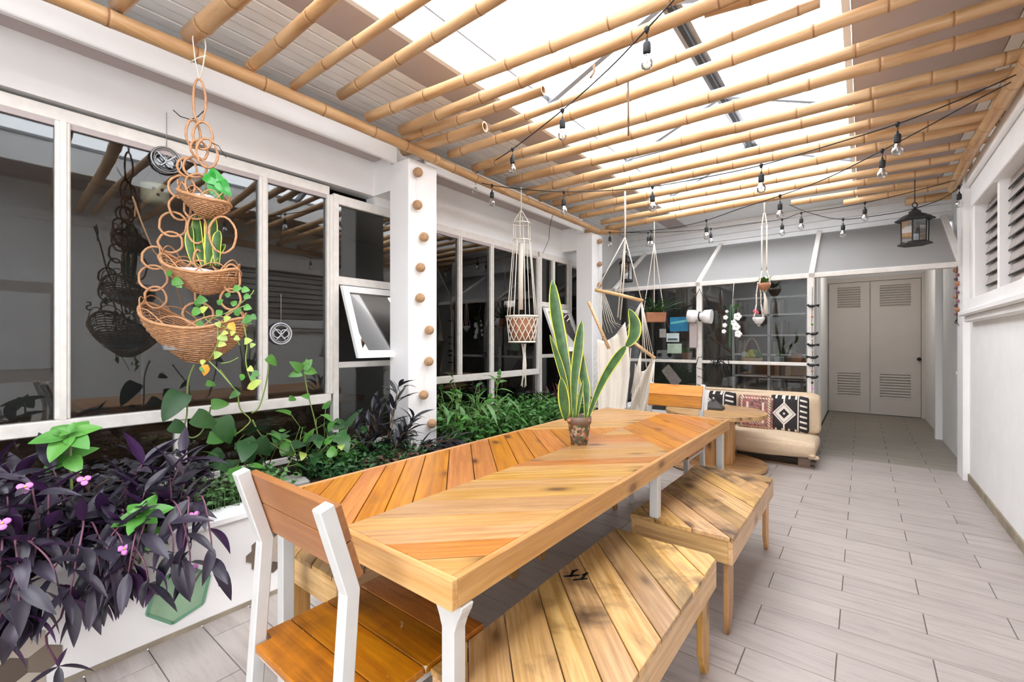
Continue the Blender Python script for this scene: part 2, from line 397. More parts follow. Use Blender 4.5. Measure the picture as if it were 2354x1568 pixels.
def link(me, name, parent, loc, mat3, scale=1):
    o = bpy.data.objects.new(name, me); COL.objects.link(o); o.parent = parent
    o.matrix_local = Matrix.Translation(Vector(loc)-wloc(parent)) @ mat3.to_4x4() @ Matrix.Diagonal((scale, scale, scale, 1))
    return o

# ------------------------------------------------------------------ the shell
XW = -3.45; XR = .80; XP = -2.42
# floor: base slab and every tile a part
fl = struct('floor', GROUT, MB().box((-2.42, -2.5, -.06), (XR+.04, 6.34, -.006)), 'pale grey wood-look tiled floor of the courtyard', 'floor')
def tilemesh(x0, x1, y0, y1):
    return MB().hexa([(x0,y0,-.006),(x1,y0,-.006),(x1,y1,-.006),(x0,y1,-.006),(x0+.001,y0+.001,0),(x1-.001,y0+.001,0),(x1-.001,y1-.001,0),(x0+.001,y1-.001,0)])
TC = {}
def lay(parent, X0, X1, Y0, Y1, mat, name):
    k = int((Y0-.14)/.2)-1
    while .14+.2*k < Y1:
        y0 = max(Y0, .14+.2*k); y1 = min(Y1, .34+.2*k); off = -.084 if (k % 2 == 0) else -.397
        if y1-y0 > .02:
            x = off-.629*12
            while x < X1:
                a = max(X0, x); b = min(X1, x+.629)
                if b-a > .03:
                    key = (round(b-a, 3), round(y1-y0, 3), mat.name)
                    if key not in TC: TC[key] = tilemesh(-(b-a)/2+.0016, (b-a)/2-.0016, -(y1-y0)/2+.0013, (y1-y0)/2-.0013).mesh(name, mat)
                    o = bpy.data.objects.new(name, TC[key]); COL.objects.link(o); o.parent = parent
                    o.location = Vector(((a+b)/2, (y0+y1)/2, 0))-wloc(parent)
                x += .629
        k += 1
lay(fl, -2.42, XR, 0.0, 6.34, TILE, 'floor_tile')
MB().box((-2.42, -2.5, -.006), (XR, -.0, 0)).build('floor_screed', TILE, fl)
fd = struct('floor', GROUTD, MB().box((-3.45, 6.34, -.06), (.9, 10.6, -.006)), 'darker grey-green tiled floor behind the doorway', 'floor')
lay(fd, -.5, .86, 6.34, 10.5, TILED, 'floor_tile')
# right wall with the louvred window
wr = struct('wall_right', PLASTER, MB().box((XR, -2.5, 0), (XR+.16, 2.2, 3.3)).box((XR, 2.2, 0), (XR+.16, 5.62, 1.66)).box((XR, 2.2, 2.56), (XR+.16, 5.62, 3.3)).box((XR, 5.62, 0), (XR+.16, 6.3, 3.3)).box((XR+.05, 6.3, 0), (XR+.16, 10.6, 3.6)),
            'long white plastered wall on the right side')
MB().box((XR-.045, 6.0, 0), (XR, 6.32, 2.94)).build('pilaster', WHITE, wr)
MB().box((XR-.03, -2.5, 2.78), (XR, 6.0, 2.90)).build('cornice', WHITE, wr, bevel=.008)
bs = struct('baseboard_right', CEMENT, MB().box((XR-.012, -2.4, 0), (XR, 6.3, .07)), 'grey stained strip along the foot of the right wall', 'baseboard')
lw = empty('window_1', (XR, 3.9, 1.66), 'white louvred window high on the right wall', 'window', kind='structure')
fr = MB()
for a, b in (((XR-.05, 2.15, 1.60), (XR+.1, 5.70, 1.70)), ((XR-.035, 2.15, 2.52), (XR+.1, 5.70, 2.60)), ((XR-.03, 5.58, 1.7), (XR+.1, 5.70, 2.52)), ((XR-.03, 2.15, 1.7), (XR+.1, 2.25, 2.52))): fr.box(a, b)
fr.build('window_frame', WHITE, lw, bevel=.006)
for i, y in enumerate((4.86, 3.2)): MB().box((XR, y-.035, 1.7), (XR+.08, y+.035, 2.52)).build('mullion', WHITE, lw)
MB().box((XR-.10, 2.05, 1.555), (XR+.02, 5.82, 1.60)).build('window_sill', WHITE, lw, bevel=.008)
MB().box((XR-.06, 2.1, 1.50), (XR+.01, 5.80, 1.555)).build('sill_moulding', WHITE, lw, bevel=.008)
for (ya, yb) in ((4.90, 5.57), (3.24, 4.82), (2.26, 3.16)):
    for k in range(9):
        z = 1.72+k*.091
        MB().hexa([(XR+.05, ya, z-.004), (XR+.068, ya, z+.090), (XR+.068, yb, z+.090), (XR+.05, yb, z-.004),
                   (XR+.044, ya, z-.004), (XR+.062, ya, z+.090), (XR+.062, yb, z+.090), (XR+.044, yb, z-.004)]).build('louvre_pane', LOUV, lw)
        MB().box((XR+.042, ya, z-.008), (XR+.048, yb, z+.001)).build('louvre_edge', DARKER, lw)
rb = MB().box((XR+1.2, 1.5, 1), (XR+1.25, 6, 3)); struct('wall_side_room', PINKISH, rb, 'salmon wall inside the side room behind the louvres')
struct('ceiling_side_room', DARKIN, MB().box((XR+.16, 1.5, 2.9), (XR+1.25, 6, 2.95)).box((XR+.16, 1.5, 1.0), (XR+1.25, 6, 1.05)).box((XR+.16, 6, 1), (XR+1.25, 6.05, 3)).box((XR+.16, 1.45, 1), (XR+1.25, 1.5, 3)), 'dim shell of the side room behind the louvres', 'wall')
# door and dark window on the right wall beside the camera, seen mirrored in the panes
dr = empty('door_3', (XR, .55, 0), 'white panelled door numbered 5 on the right wall', 'door', kind='structure')
MB().box((XR-.03, .2, 0), (XR-.001, .95, 2.1)).build('door_frame', WHITE, dr, bevel=.005)
MB().box((XR-.045, .27, 0.01), (XR-.03, .88, 2.03)).build('door_leaf', DOORM, dr, bevel=.004)
for z0, z1 in ((.2, .85), (1.0, 1.9)): MB().box((XR-.052, .36, z0), (XR-.045, .79, z1)).build('door_panel', WHITE, dr, bevel=.004)
MB().sphere((XR-.085, .82, 1.0), .03, 10).tube([(XR-.045, .82, 1), (XR-.07, .82, 1)], .012).build('door_knob', BLACK, dr)
cu = bpy.data.curves.new('number_5', 'FONT'); cu.body = '5'; cu.size = .16; cu.extrude = .004; cu.materials.append(BLACK)
n5 = bpy.data.objects.new('door_number', cu); COL.objects.link(n5); n5.parent = dr; n5.location = Vector((XR-.034, .95+.22, 1.72))-wloc(dr); n5.rotation_euler = (PI/2, 0, -PI/2)
# wall behind the camera, with an unseen opening added to let in light
wf = struct('wall_front', PLASTER, MB().box((XW, -2.56, 0), (-.86, -2.42, 3.3)).box((-.86, -2.56, 2.85), (XR+.16, -2.42, 3.3)), 'plain white wall behind the viewpoint with an unseen opening added for light')
struct('ground', STONE, MB().box((-6, -9, -.08), (6, -2.56, -.03)), 'pale paved ground outside the added opening behind the viewpoint', 'ground')
MB().box((-.90, -2.44, 0), (-.86, -2.38, 2.85)).build('added_opening_jamb', WHITE, wf, bevel=.004)
# planter wall on the left
pw = struct('wall_planter', WHITE, MB().box((XP-.10, -2.4, 0), (XP, 6.3, .44)), 'low white planter wall along the left side')
MB().box((XP-.16, .0, .44), (XP+.012, 6.3, .475)).build('coping', WHITE, pw, bevel=.006)
MB().box((XW, -2.4, .0), (XP-.10, 6.3, .38)).build('soil', SOIL, pw)
MB().box((XP-.001, -1.0, 0), (XP+.006, 6.3, .022)).build('skirting_stain', CEMENT, pw)
def hexpoly(cy, cz, R, rot=0, sy=1): return [(cy+R*math.cos(rot+PI/3*k)*sy, cz+R*math.sin(rot+PI/3*k)) for k in range(6)]
# hexagonal green glass block let into the wall
C = onX(412, 1365, XP)
gp = [(XP-.012, y, z) for y, z in hexpoly(C.y, C.z, .118, PI/6+.25)]
MB().ext([(XP-.004, y, z) for y, z in hexpoly(C.y, C.z, .118, .3)], (.009, 0, 0)).build('glass_block', GREENG, pw)
gr = MB()
hp = hexpoly(C.y, C.z, .122, .3)
for k in range(6):
    a, b = hp[k], hp[(k+1) % 6]; gr.bar((XP+.004, *a), (XP+.004, *b), .008, .012, UP)
gr.build('glass_block_edge', plain('green_glass_edge', srgb(108, 158, 128), .1), pw)
# hexagon mosaic
hr = random.Random(3)
def mosaic(y0, y1, z0, z1, R, shape):
    j = 0; dz = R*1.5; z = z0
    while z < z1:
        y = y0+(R*.866 if j % 2 else 0)
        while y < y1:
            if shape(y, z):
                mt = hr.choice([HEXB, HEXL, HEXD, HEXL, HEXB])
                MB().ext([(XP-.003, a, b) for a, b in hexpoly(y, z, R*.99, PI/6)], (.006, 0, 0)).build('hexagonal_tile', mt, pw)
            y += R*1.732
        z += dz; j += 1
mosaic(-.35, .45, .05, .42, .052, lambda y, z: (y < .21+.10*math.sin(z*14)) and z < .40)
mosaic(.93, 1.18, .10, .34, .030, lambda y, z: abs(y-1.06)+abs(z-.22) < .14)
# left wall: beams, cornice, pillars
wl = struct('wall_left', WHITE, MB().box((XW-.14, -2.4, 2.63), (XW, 2.40, 3.3)).box((XW-.14, 2.40, 2.545), (XW, 5.57, 3.3)).box((XW-.14, 5.57, 2.545), (XW, 7.6, 3.3)).box((XW-.14, 6.48, 0), (XW, 7.6, 2.545)).box((XW, 2.385, 2.63), (-3.205, 2.55, 3.0)).box((XW, 5.58, 2.63), (-3.205, 5.75, 3.0)),
            'white upper wall over the left windows')
MB().box((XW, -2.4, 2.99), (-3.10, 2.375, 3.05)).box((-3.14, -2.4, 2.84), (-3.10, 2.375, 3.0)).box((XW, 2.69, 2.99), (-3.10, 5.57, 3.05)).box((-3.14, 2.69, 2.88), (-3.10, 5.57, 3.0)).build('cornice', WHITE, wl, bevel=.006)
MB().box((XW, -2.4, 2.93), (-3.16, 2.375, 2.99)).box((XW, 2.69, 2.95), (-3.16, 5.57, 2.99)).build('cornice_moulding', GREYC, wl, bevel=.006)
for i, (y0, y1, lb) in enumerate(((2.375, 2.687, 'nearer white square pillar standing in the planter'), (5.57, 5.87, 'farther white square pillar behind the hammock chair'))):
    struct('pillar', WHITE, MB().box((-3.21, y0, .38), (-2.95, y1, 2.85)), lb, 'pillar', bevel=.008)
# dark room behind the left panes
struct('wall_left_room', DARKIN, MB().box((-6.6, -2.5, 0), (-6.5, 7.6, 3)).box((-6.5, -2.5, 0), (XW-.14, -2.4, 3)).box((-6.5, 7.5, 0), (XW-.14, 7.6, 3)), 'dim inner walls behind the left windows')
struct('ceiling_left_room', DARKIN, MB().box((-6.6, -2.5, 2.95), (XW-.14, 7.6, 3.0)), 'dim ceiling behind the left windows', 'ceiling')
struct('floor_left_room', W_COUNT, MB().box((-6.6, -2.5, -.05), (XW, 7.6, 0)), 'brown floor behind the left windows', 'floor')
tag(MB().box((-4.3, -.6, .78), (-3.62, 2.4, .83)).box((-4.2, -.5, 0), (-4.1, 2.3, .78)).build('counter', W_COUNT, bevel=.004), 'brown wooden counter just inside the near left window', 'counter')
tag(MB().box((-5.0, .55, .5), (-4.9, 1.05, 2.6)).box((-4.95, .5, 0), (-4.88, 1.1, .5)).build('dark_screen', DARKER), 'tall dark panel inside the left room behind the hanging baskets', 'screen')
# --------- windows of the left wall
def rail(mb, y0, y1, z0, z1, dx=.05, x=XW): mb.box((x-.045, y0, z0), (x+dx-.045+.0, y1, z1))
def winbay(name, label, muls, top, bot, low, y0, y1, wid=.05):
    wv = empty(name, (XW, (y0+y1)/2, low), label, 'window', kind='structure')
    mb = MB(); rail(mb, y0, y1, top-.075, top); rail(mb, y0, y1, bot-.045, bot+.03, .075); rail(mb, y0, y1, low-.03, low+.02)
    mb.build('window_frame', FRAMEW, wv, bevel=.005)
    mb = MB(); mb.box((XW-.02, y0, top-.105), (XW+.005, y1, top-.075)); mb.build('window_bead', GREYC, wv)
    ys = [y0]+muls+[y1]
    for y in ys: 
        MB().box((XW-.045, y-wid*.5, bot+.03), (XW+.02, y+wid*.5, top-.075)).build('mullion', FRAMEW, wv, bevel=.006)
        MB().box((XW+.02, y-wid*.2, bot+.03), (XW+.03, y+wid*.2, top-.075)).build('mullion_strip', FRAMEW, wv)
    for a, b in zip(ys[:-1], ys[1:]):
        MB().box((XW-.018, a+wid*.5, bot+.03), (XW-.012, b-wid*.5, top-.075)).build('pane', GLASS, wv)
    return wv
w1 = winbay('window_2', 'large white-framed window nearest on the left wall', [.40, 1.44], 2.60, .865, .42, -2.3, 1.96, .062)
for a, b in ((-2.2, .905), (.97, 1.95)):
    MB().box((XW-.018, a, .44), (XW-.012, b, .82)).build('pane', GLASS, w1)
MB().box((XW-.04, .905, .42), (XW+.02, .97, .82)).build('lower_mullion', FRAMEW, w1)
def casement(name, label, y0, y1, top, n_up=1):
    wv = empty(name, (XW, (y0+y1)/2, .42), label, 'window', kind='structure')
    mb = MB()
    for z0, z1 in ((top-.08, top), (1.80, 1.87), (1.10, 1.15), (.40, .45)): rail(mb, y0, y1, z0, z1, .06)
    mb.build('window_frame', FRAMEW, wv, bevel=.005)
    for y in (y0, y1): MB().box((XW-.045, y-.025, .4), (XW+.02, y+.025, top)).build('mullion', FRAMEW, wv, bevel=.005)
    for z0, z1 in ((.45, 1.10), (1.87, top-.08)): MB().box((XW-.018, y0+.02, z0), (XW-.012, y1-.02, z1)).build('pane', GLASS, wv)
    s_ = MB(); t = .24; zt, zb = 1.79, 1.19
    def q(y, u, dx=0): return Vector((XW+.02+t*u+dx, y, zt+(zb-zt)*u))
    for a, b, u0, u1 in ((y0+.03, y1-.03, 0, .09), (y0+.03, y1-.03, .9, 1), (y0+.03, y0+.085, .09, .9), (y1-.085, y1-.03, .09, .9)):
        s_.hexa([q(a, u0), q(b, u0), q(b, u1), q(a, u1), q(a, u0, .035), q(b, u0, .035), q(b, u1, .035), q(a, u1, .035)])
    sa = s_.build('open_sash', WHITE, wv)
    MB().hexa([q(y0+.08, .09, .012), q(y1-.08, .09, .012), q(y1-.08, .9, .012), q(y0+.08, .9, .012), q(y0+.08, .09, .018), q(y1-.08, .09, .018), q(y1-.08, .9, .018), q(y0+.08, .9, .018)]).build('sash_pane', GLASS, wv)
    return wv
casement('window_3', 'narrow window with a tilted open sash beside the nearer pillar', 2.01, 2.72, 2.55)
w4 = winbay('window_4', 'row of tall white-framed panes between the two pillars', [3.47, 4.0], 2.545, .93, .42, 2.78, 4.96, .055)
for a, b in ((2.8, 3.97), (4.03, 4.95)): MB().box((XW-.018, a, .44), (XW-.012, b, .885)).build('pane', GLASS, w4)
MB().box((XW-.04, 3.97, .42), (XW+.02, 4.03, .885)).build('lower_mullion', FRAMEW, w4)
w5 = casement('window_5', 'window with a tilted open sash beside the farther pillar', 5.01, 5.75, 2.545)
MB().box((XW-.03, 5.30, 1.87), (XW+.02, 5.36, 2.47)).build('glazing_bar', FRAMEW, w5)
winbay('window_6', 'last white-framed window on the left wall past the farther pillar', [], 2.545, 1.05, .42, 5.8, 6.45, .05)
# ceiling: left boards, grey strips, right boards
ce = struct('ceiling', GREYC, MB().box((-2.53, -2.5, 3.2), (-2.241, 7.5, 3.26)), 'grey ceiling strip left of the skylight', 'ceiling')
n = 10; wdt = (3.45-2.53)/n
for k in range(n):
    x = -3.45+k*wdt; MB().box((x+.006, -2.5, 3.195+(.004 if k % 2 else 0)), (x+wdt-.006, 7.5, 3.24)).build('ceiling_board', SIDING, ce, bevel=.003)
MB().box((-3.45, -2.5, 3.225), (-2.53, 7.5, 3.27)).build('board_backing', DARKER, ce)
cr = struct('ceiling', GREYC, MB().box((-.05, -2.5, 3.2), (.715, 7.5, 3.26)), 'grey ceiling strip right of the skylight', 'ceiling')
for k in range(2): MB().box((.72+k*.075, -2.5, 3.195), (.72+k*.075+.07, 7.5, 3.24)).build('ceiling_board', SIDING, cr)
MB().box((.70, -2.5, 3.23), (XR+.16, 7.5, 3.3)).build('board_backing', DARKER, cr)
# skylight curb and gable
tk = struct('trim_1', SIDING, MB().box((-2.24, -2.0, 3.2), (-2.206, 6.62, 3.47)).box((-.09, -2.0, 3.19), (-.055, 6.62, 3.47)).box((-2.206, 6.60, 3.2), (-.09, 6.64, 3.9)).box((-2.206, -2.02, 3.2), (-.09, -1.98, 3.9)).box((-2.24, 6.64, 3.2), (-.055, 7.5, 3.24)).box((-2.24, -2.5, 3.2), (-.055, -2.02, 3.24)),
            'white curb around the skylight opening', 'trim')
sk = empty('skylight', (-1.15, 2.6, 3.47), 'long gabled skylight over the middle of the room', 'skylight', kind='structure')
zr = 3.95
for y in (-1.98, .2, 1.8, 3.35, 5.0, 6.58):
    for sx in (-1, 1):
        MB().bar((-1.15+sx*1.07, y, 3.475), (-1.15, y, zr-.05), .05, .07).build('rafter', RAFT, sk)
    if y in (1.8, 5.0): MB().box((-2.2, y-.02, 3.47), (-.1, y+.02, 3.51)).build('tie_beam', RAFT, sk)
MB().box((-1.22, -1.98, zr-.06), (-1.08, 6.6, zr-.02)).build('ridge_beam', STEEL, sk)
MB().box((-1.17, -1.98, zr-.10), (-1.13, 6.6, zr-.06)).build('ridge_rib', BLACK, sk)
MB().box((-2.24, -1.98, 3.47), (-2.195, 6.6, 3.50)).box((-.105, -1.98, 3.47), (-.06, 6.6, 3.50)).build('eaves_plate', STEEL, sk)
for y0 in (-1.96, .22, 1.82, 3.37, 5.02):
    y1 = {-1.96: .18, .22: 1.78, 1.82: 3.33, 3.37: 4.98, 5.02: 6.56}[y0]
    for sx in (-1, 1):
        a = -1.15+sx*1.09; MB().hexa([(a, y0, 3.50), (-1.15, y0, zr+.0), (-1.15, y1, zr), (a, y1, 3.50), (a, y0, 3.506), (-1.15, y0, zr+.006), (-1.15, y1, zr+.006), (a, y1, 3.506)]).build('roof_sheet', SKYSHEET, sk)
# back: clapboard upper wall, sloping grey sheet, glazed partition
wb = struct('wall_back', DARKER, MB().box((-3.44, 7.55, 2.5), (.79, 7.6, 3.6)), 'upper back wall of white clapboard above the sloping roof sheet')
for k in range(5):
    z = 2.80+k*.10; MB().hexa([(-3.45, 7.50, z), (.85, 7.50, z), (.85, 7.55, z), (-3.45, 7.55, z), (-3.45, 7.525, z+.098), (.85, 7.525, z+.098), (.85, 7.55, z+.098), (-3.45, 7.55, z+.098)]).build('clapboard', SIDING, wb)
MB().box((-3.45, 7.47, 2.77), (.85, 7.55, 2.81)).build('flashing', WHITE, wb)
aw = empty('roof_sheet_panel', (-1.3, 6.3, 2.1), 'sloping pale grey roof sheet above the back windows and doorway', 'roof', kind='structure')
def sl(x, y, dz=0): return Vector((x, y, 2.12+(y-6.3)*.59+dz))
for x0, x1 in ((-3.45, -1.76), (-1.71, -.49), (-.44, .80)):
    MB().hexa([sl(x0, 6.3, -.02), sl(x1, 6.3, -.02), sl(x1, 7.5, -.02), sl(x0, 7.5, -.02), sl(x0, 6.3), sl(x1, 6.3), sl(x1, 7.5), sl(x0, 7.5)]).build('roof_panel', AWN, aw)
for x in (-2.95, -1.735, -.465, .775):
    MB().bar(sl(x, 6.25, .01), sl(x, 7.5, .01), .055, .06).build('rafter', FRAMEW, aw, bevel=.005)
w7 = empty('window_7', (-1.9, 6.3, 0), 'white-framed glazed partition across the back', 'window', kind='structure')
YB = 6.30
MB().box((-3.45, YB-.035, 2.07), (.80, YB+.045, 2.125)).build('head_rail', FRAMEW, w7, bevel=.005)
for x in (-3.40, -1.725, -.475):
    MB().box((x-.035, YB-.04, 0), (x+.035, YB+.04, 2.07)).build('post', FRAMEW, w7, bevel=.006)
MB().box((-3.45, YB-.03, 1.035), (-.5, YB+.03, 1.075)).build('transom', FRAMEW, w7, bevel=.004)
MB().box((-3.45, YB-.03, 0), (-.5, YB+.03, .35)).build('lower_panel', PLASTER, w7)
for x0, x1 in ((-3.36, -1.76), (-1.69, -.51)):
    for z0, z1 in ((.35, 1.035), (1.075, 2.07)): MB().box((x0, YB-.004, z0), (x1, YB+.003, z1)).build('pane', GLASS, w7)
MB().box((-3.4, YB+.03, 1.03), (-.52, YB+.26, 1.055)).build('inner_ledge', FRAMEW, w7)
# back room
struct('wall_passage', PLASTER, MB().box((-.62, 8.6, 0), (-.52, 10.6, 2.9)).box((-.62, 10.52, 0), (.96, 10.62, 2.9)), 'pale walls of the passage around the louvred doors')
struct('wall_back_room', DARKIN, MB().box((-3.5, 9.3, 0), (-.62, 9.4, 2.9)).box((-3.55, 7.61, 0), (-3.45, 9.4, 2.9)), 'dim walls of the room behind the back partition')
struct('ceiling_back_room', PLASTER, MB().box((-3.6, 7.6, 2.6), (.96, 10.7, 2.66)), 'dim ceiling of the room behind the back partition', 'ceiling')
def louvre_door(name, x0, x1, label, knob=None, panel=True):
    d = empty(name, ((x0+x1)/2, 10.46, 0), label, 'door', kind='structure'); Y = 10.46
    lv = ((.30, .74), (1.94, 2.34)); wx = .13
    b = MB(); b.box((x0, Y-.02, .01), (x0+wx, Y+.02, 2.42)); b.box((x1-wx, Y-.02, .01), (x1, Y+.02, 2.42))
    for z0, z1 in ((.01, .30), (.74, 1.94), (2.34, 2.42)): b.box((x0+wx, Y-.02, z0), (x1-wx, Y+.02, z1))
    b.build('door_leaf', DOORM, d)
    for z0, z1 in lv:
        MB().box((x0+wx, Y+.012, z0), (x1-wx, Y+.018, z1)).build('louvre_backing', DARKIN, d)
        nn = 9
        for k in range(nn):
            z = z0+(k+.5)*(z1-z0)/nn
            MB().hexa([(x0+wx, Y-.02, z-.022), (x1-wx, Y-.02, z-.022), (x1-wx, Y+.008, z+.012), (x0+wx, Y+.008, z+.012),
                       (x0+wx, Y-.02, z-.014), (x1-wx, Y-.02, z-.014), (x1-wx, Y+.008, z+.020), (x0+wx, Y+.008, z+.020)]).build('slat', DOORM, d)
    if knob: MB().sphere((knob, Y-.06, 1.02), .032, 10).tube([(knob, Y-.02, 1.02), (knob, Y-.05, 1.02)], .012).build('door_knob', BLACK, d)
    return d
louvre_door('door_1', -.50, .105, 'left leaf of the pale louvred double door at the back')
louvre_door('door_2', .12, .80, 'right leaf of the pale louvred double door at the back', .775)
MB().box((.082, 10.42, .95), (.10, 10.44, 1.18)).build('handle', DOORM, bpy.data.objects['door_1'])
lp = empty('added_fill_lamp', (.15, 8.9, 2.54), 'round white lamp added out of view to brighten the passage', 'lamp')  # unseen lamp added to lighten the passage and its doors
MB().lathe([(.16, .06), (.17, .02), (.14, 0), (.001, -.005)], (.15, 8.9, 2.54), 20).build('lamp_shade', WHITE, lp)
ld = bpy.data.lights.new('passage_fill', 'POINT'); ld.energy = 6; ld.shadow_soft_size = .15; ld.color = (1, .93, .86); lo = bpy.data.objects.new('passage_fill', ld); COL.objects.link(lo); lo.location = (.15, 8.9, 2.35)  # added fill light for the louvred doors
struct('trim_2', DOORM, MB().box((.805, 10.40, 0), (.85, 10.48, 2.5)).box((-.52, 10.42, 2.43), (.85, 10.48, 2.5)), 'pale frame around the louvred doors', 'trim')
struct('trim_3', WHITE, MB().box((.78, 8.3, 0), (.85, 8.42, 2.45)), 'white door jamb in the passage at the right', 'trim')
# ------------------------------------------------------------------ chevron planks
def clip(poly, a, b, c):      # keep a*x+b*y<=c
    out = []
    for i in range(len(poly)):
        p, q = poly[i], poly[(i+1) % len(poly)]
        dp, dq = a*p[0]+b*p[1]-c, a*q[0]+b*q[1]-c
        if dp <= 0: out.append(p)
        if dp*dq < 0: t = dp/(dp-dq); out.append((p[0]+(q[0]-p[0])*t, p[1]+(q[1]-p[1])*t))
    return out
def area(p): return .5*sum(p[i][0]*p[(i+1) % len(p)][1]-p[(i+1) % len(p)][0]*p[i][1] for i in range(len(p)))
def planks(parent, region, ang, widths, z0, z1, mats, rng, gap=.0018, extra=None, name='plank', zj=.0):
    """fill a convex region with boards whose length runs along angle ang"""
    d = (math.cos(ang), math.sin(ang)); nrm = (-d[1], d[0])
    ts = [nrm[0]*p[0]+nrm[1]*p[1] for p in region]; t = min(ts)-rng.random()*.05; tm = max(ts)
    while t < tm:
        wd = rng.uniform(*widths)
        p = clip(region, nrm[0], nrm[1], t+wd-gap); p = clip(p, -nrm[0], -nrm[1], -(t+gap)) if len(p) > 2 else p
        for e in (extra or []): p = clip(p, *e) if len(p) > 2 else p
        if len(p) > 2 and abs(area(p)) > .0008:
            if area(p) < 0: p = p[::-1]
            zz = z1+rng.uniform(-zj, zj)
            MB().prism(p, z0, zz).build(name, rng.choice(mats), parent, org=(sum(q[0] for q in p)/len(p), sum(q[1] for q in p)/len(p), z0), rotz=ang, bevel=.0015)
        t += wd
# ------------------------------------------------------------------ dining table
TX0, TX1, TY0, TY1, TZ = -1.752, -.767, .745, 3.56, .75
tb = empty('dining_table', ((TX0+TX1)/2, (TY0+TY1)/2, 0), 'long dining table with a chevron pine plank top and white steel legs', 'table')
rg = random.Random(12); xm = (TX0+TX1)/2; i_ = .022; ym = 2.79
def half(side, near, mats):
    x0, x1 = (xm, TX1-i_) if side > 0 else (TX0+i_, xm)
    reg = [(x0, TY0+i_), (x1, TY0+i_), (x1, TY1-i_), (x0, TY1-i_)]
    # the boundary runs from (xm, ym) outward and towards the camera at 45 degrees
    a, b, c = (side*1.0, 1.0, side*xm+ym)
    reg = clip(reg, a, b, c) if near else clip(reg, -a, -b, -c)
    ang = PI/4*side if near else -PI/4*side
    planks(tb, reg, ang, (.082, .128), TZ-.02, TZ, mats, rg, zj=.0006)
half(1, True, [W_TOPR, W_TOPR, W_TOPR, W_TOPL]); half(-1, True, [W_TOPL]); half(1, False, [W_TOPR, W_TOPL]); half(-1, False, [W_TOPR])
for a, b, m in (((TX0, TY0, TZ-.075), (TX1, TY0+i_, TZ), W_RIMX), ((TX0, TY1-i_, TZ-.075), (TX1, TY1, TZ), W_RIMX), ((TX0, TY0+i_, TZ-.075), (TX0+i_, TY1-i_, TZ), W_RIM), ((TX1-i_, TY0+i_, TZ-.075), (TX1, TY1-i_, TZ), W_RIM)):
    MB().box(a, b).build('edge_board', m, tb, org=((a[0]+b[0])/2, (a[1]+b[1])/2, a[2]), bevel=.002)
MB().box((TX0+i_, TY0+i_, TZ-.045), (TX1-i_, TY1-i_, TZ-.021)).build('underside', W_DARK, tb)
fm = MB()
for x in (TX0+.05, TX1-.05): fm.box((x-.018, TY0+.03, TZ-.085), (x+.018, TY1-.03, TZ-.046))
for y in (TY0+.05, 2.17, TY1-.05): fm.box((TX0+.05, y-.018, TZ-.085), (TX1-.05, y+.018, TZ-.046))
fm.build('under_frame', METALW, tb)
for (x, y) in ((TX1-.045, TY0+.05), (TX0+.045, TY0+.05), (TX1-.045, 2.19), (TX0+.045, 2.19), (TX1-.045, TY1-.08), (TX0+.045, TY1-.08)):
    m = MB(); m.box((x-.022, y-.022, 0), (x+.022, y+.022, TZ-.076))
    sx = -1 if x > xm else 1
    zt = TZ-.076
    if y < 1:
        for vx, vy in ((1, 0), (0, 1), (-1, 0)):
            p0 = Vector((x+vx*.021, y+vy*.021, zt)); px_ = Vector((vx, vy, 0))
            prof = [p0, p0+px_*.03, p0+px_*.024-Vector((0, 0, .018)), p0+px_*.010-Vector((0, 0, .045)), p0-Vector((0, 0, .075))]
            nrm = Vector((-vy, vx, 0))*.022
            m.ext([q-nrm for q in prof], nrm*2)
    m.build('leg', METALW, tb, bevel=.003)
# ------------------------------------------------------------------ benches
def bench(x0, x1, y0, y1, label, flip=1, zt=.45, seed=1, end_leg_w=.10):
    g = random.Random(seed)
    b = empty('wooden_bench', ((x0+x1)/2, (y0+y1)/2, 0), label, 'bench', 'pallet wood benches around the table')
    planks(b, [(x0, y0), (x1, y0), (x1, y1), (x0, y1)], -PI/4*1.02*flip, (.085, .135), zt-.018, zt, [W_BENCH], g, zj=.0025)
    zb = zt-.018; ap = .105
    for a, c, m in (((x1-.022, y0+.004, zb-ap), (x1-.002, y1-.004, zb), W_BENCHS), ((x0+.002, y0+.004, zb-ap), (x0+.022, y1-.004, zb), W_BENCHS),
                    ((x0+.022, y0+.004, zb-ap), (x1-.022, y0+.024, zb), W_BENCHX), ((x0+.022, y1-.024, zb-ap), (x1-.022, y1-.004, zb), W_BENCHX)):
        MB().box(a, c).build('apron', m, b, org=((a[0]+c[0])/2, (a[1]+c[1])/2, a[2]), bevel=.002)
    for sy, y in ((1, y0+.026), (-1, y1-.026)):
        for x in (x0+.024, x1-.024-.022):
            W = end_leg_w
            pr = [(y, 0), (y+sy*W*.45, 0), (y+sy*W, .10), (y+sy*W, zb), (y, zb)]
            MB().ext([(x, p, z) for p, z in pr] if sy > 0 else [(x, p, z) for p, z in pr][::-1], (.022, 0, 0)).build('leg', W_LEG, b, org=(x, y, 0), bevel=.002)
            MB().box((x if x > (x0+x1)/2 else x, y, .11), (x+.022, y+sy*.001+.0, .12))
    return b
bench(-.905, -.462, .80, 1.935, 'nearest right-hand bench of stained diagonal planks beside the table', seed=3)
b1 = bpy.data.objects['wooden_bench']
for k, (dx, dy, L, a) in enumerate(((0, 0, .06, .2), (.022, .012, .05, 1.3), (.04, .0, .055, .25), (.062, .02, .05, 1.1), (.01, .045, .03, .8), (.05, .05, .03, .7))):
    p = onZ(1296, 1325, .4535)+Vector((dx, dy, 0)); q = p+Vector((math.cos(a+.6), math.sin(a+.6), 0))*L
    MB().bar(p, q, .009, .001).build('stencil_stroke', BLACK, b1)
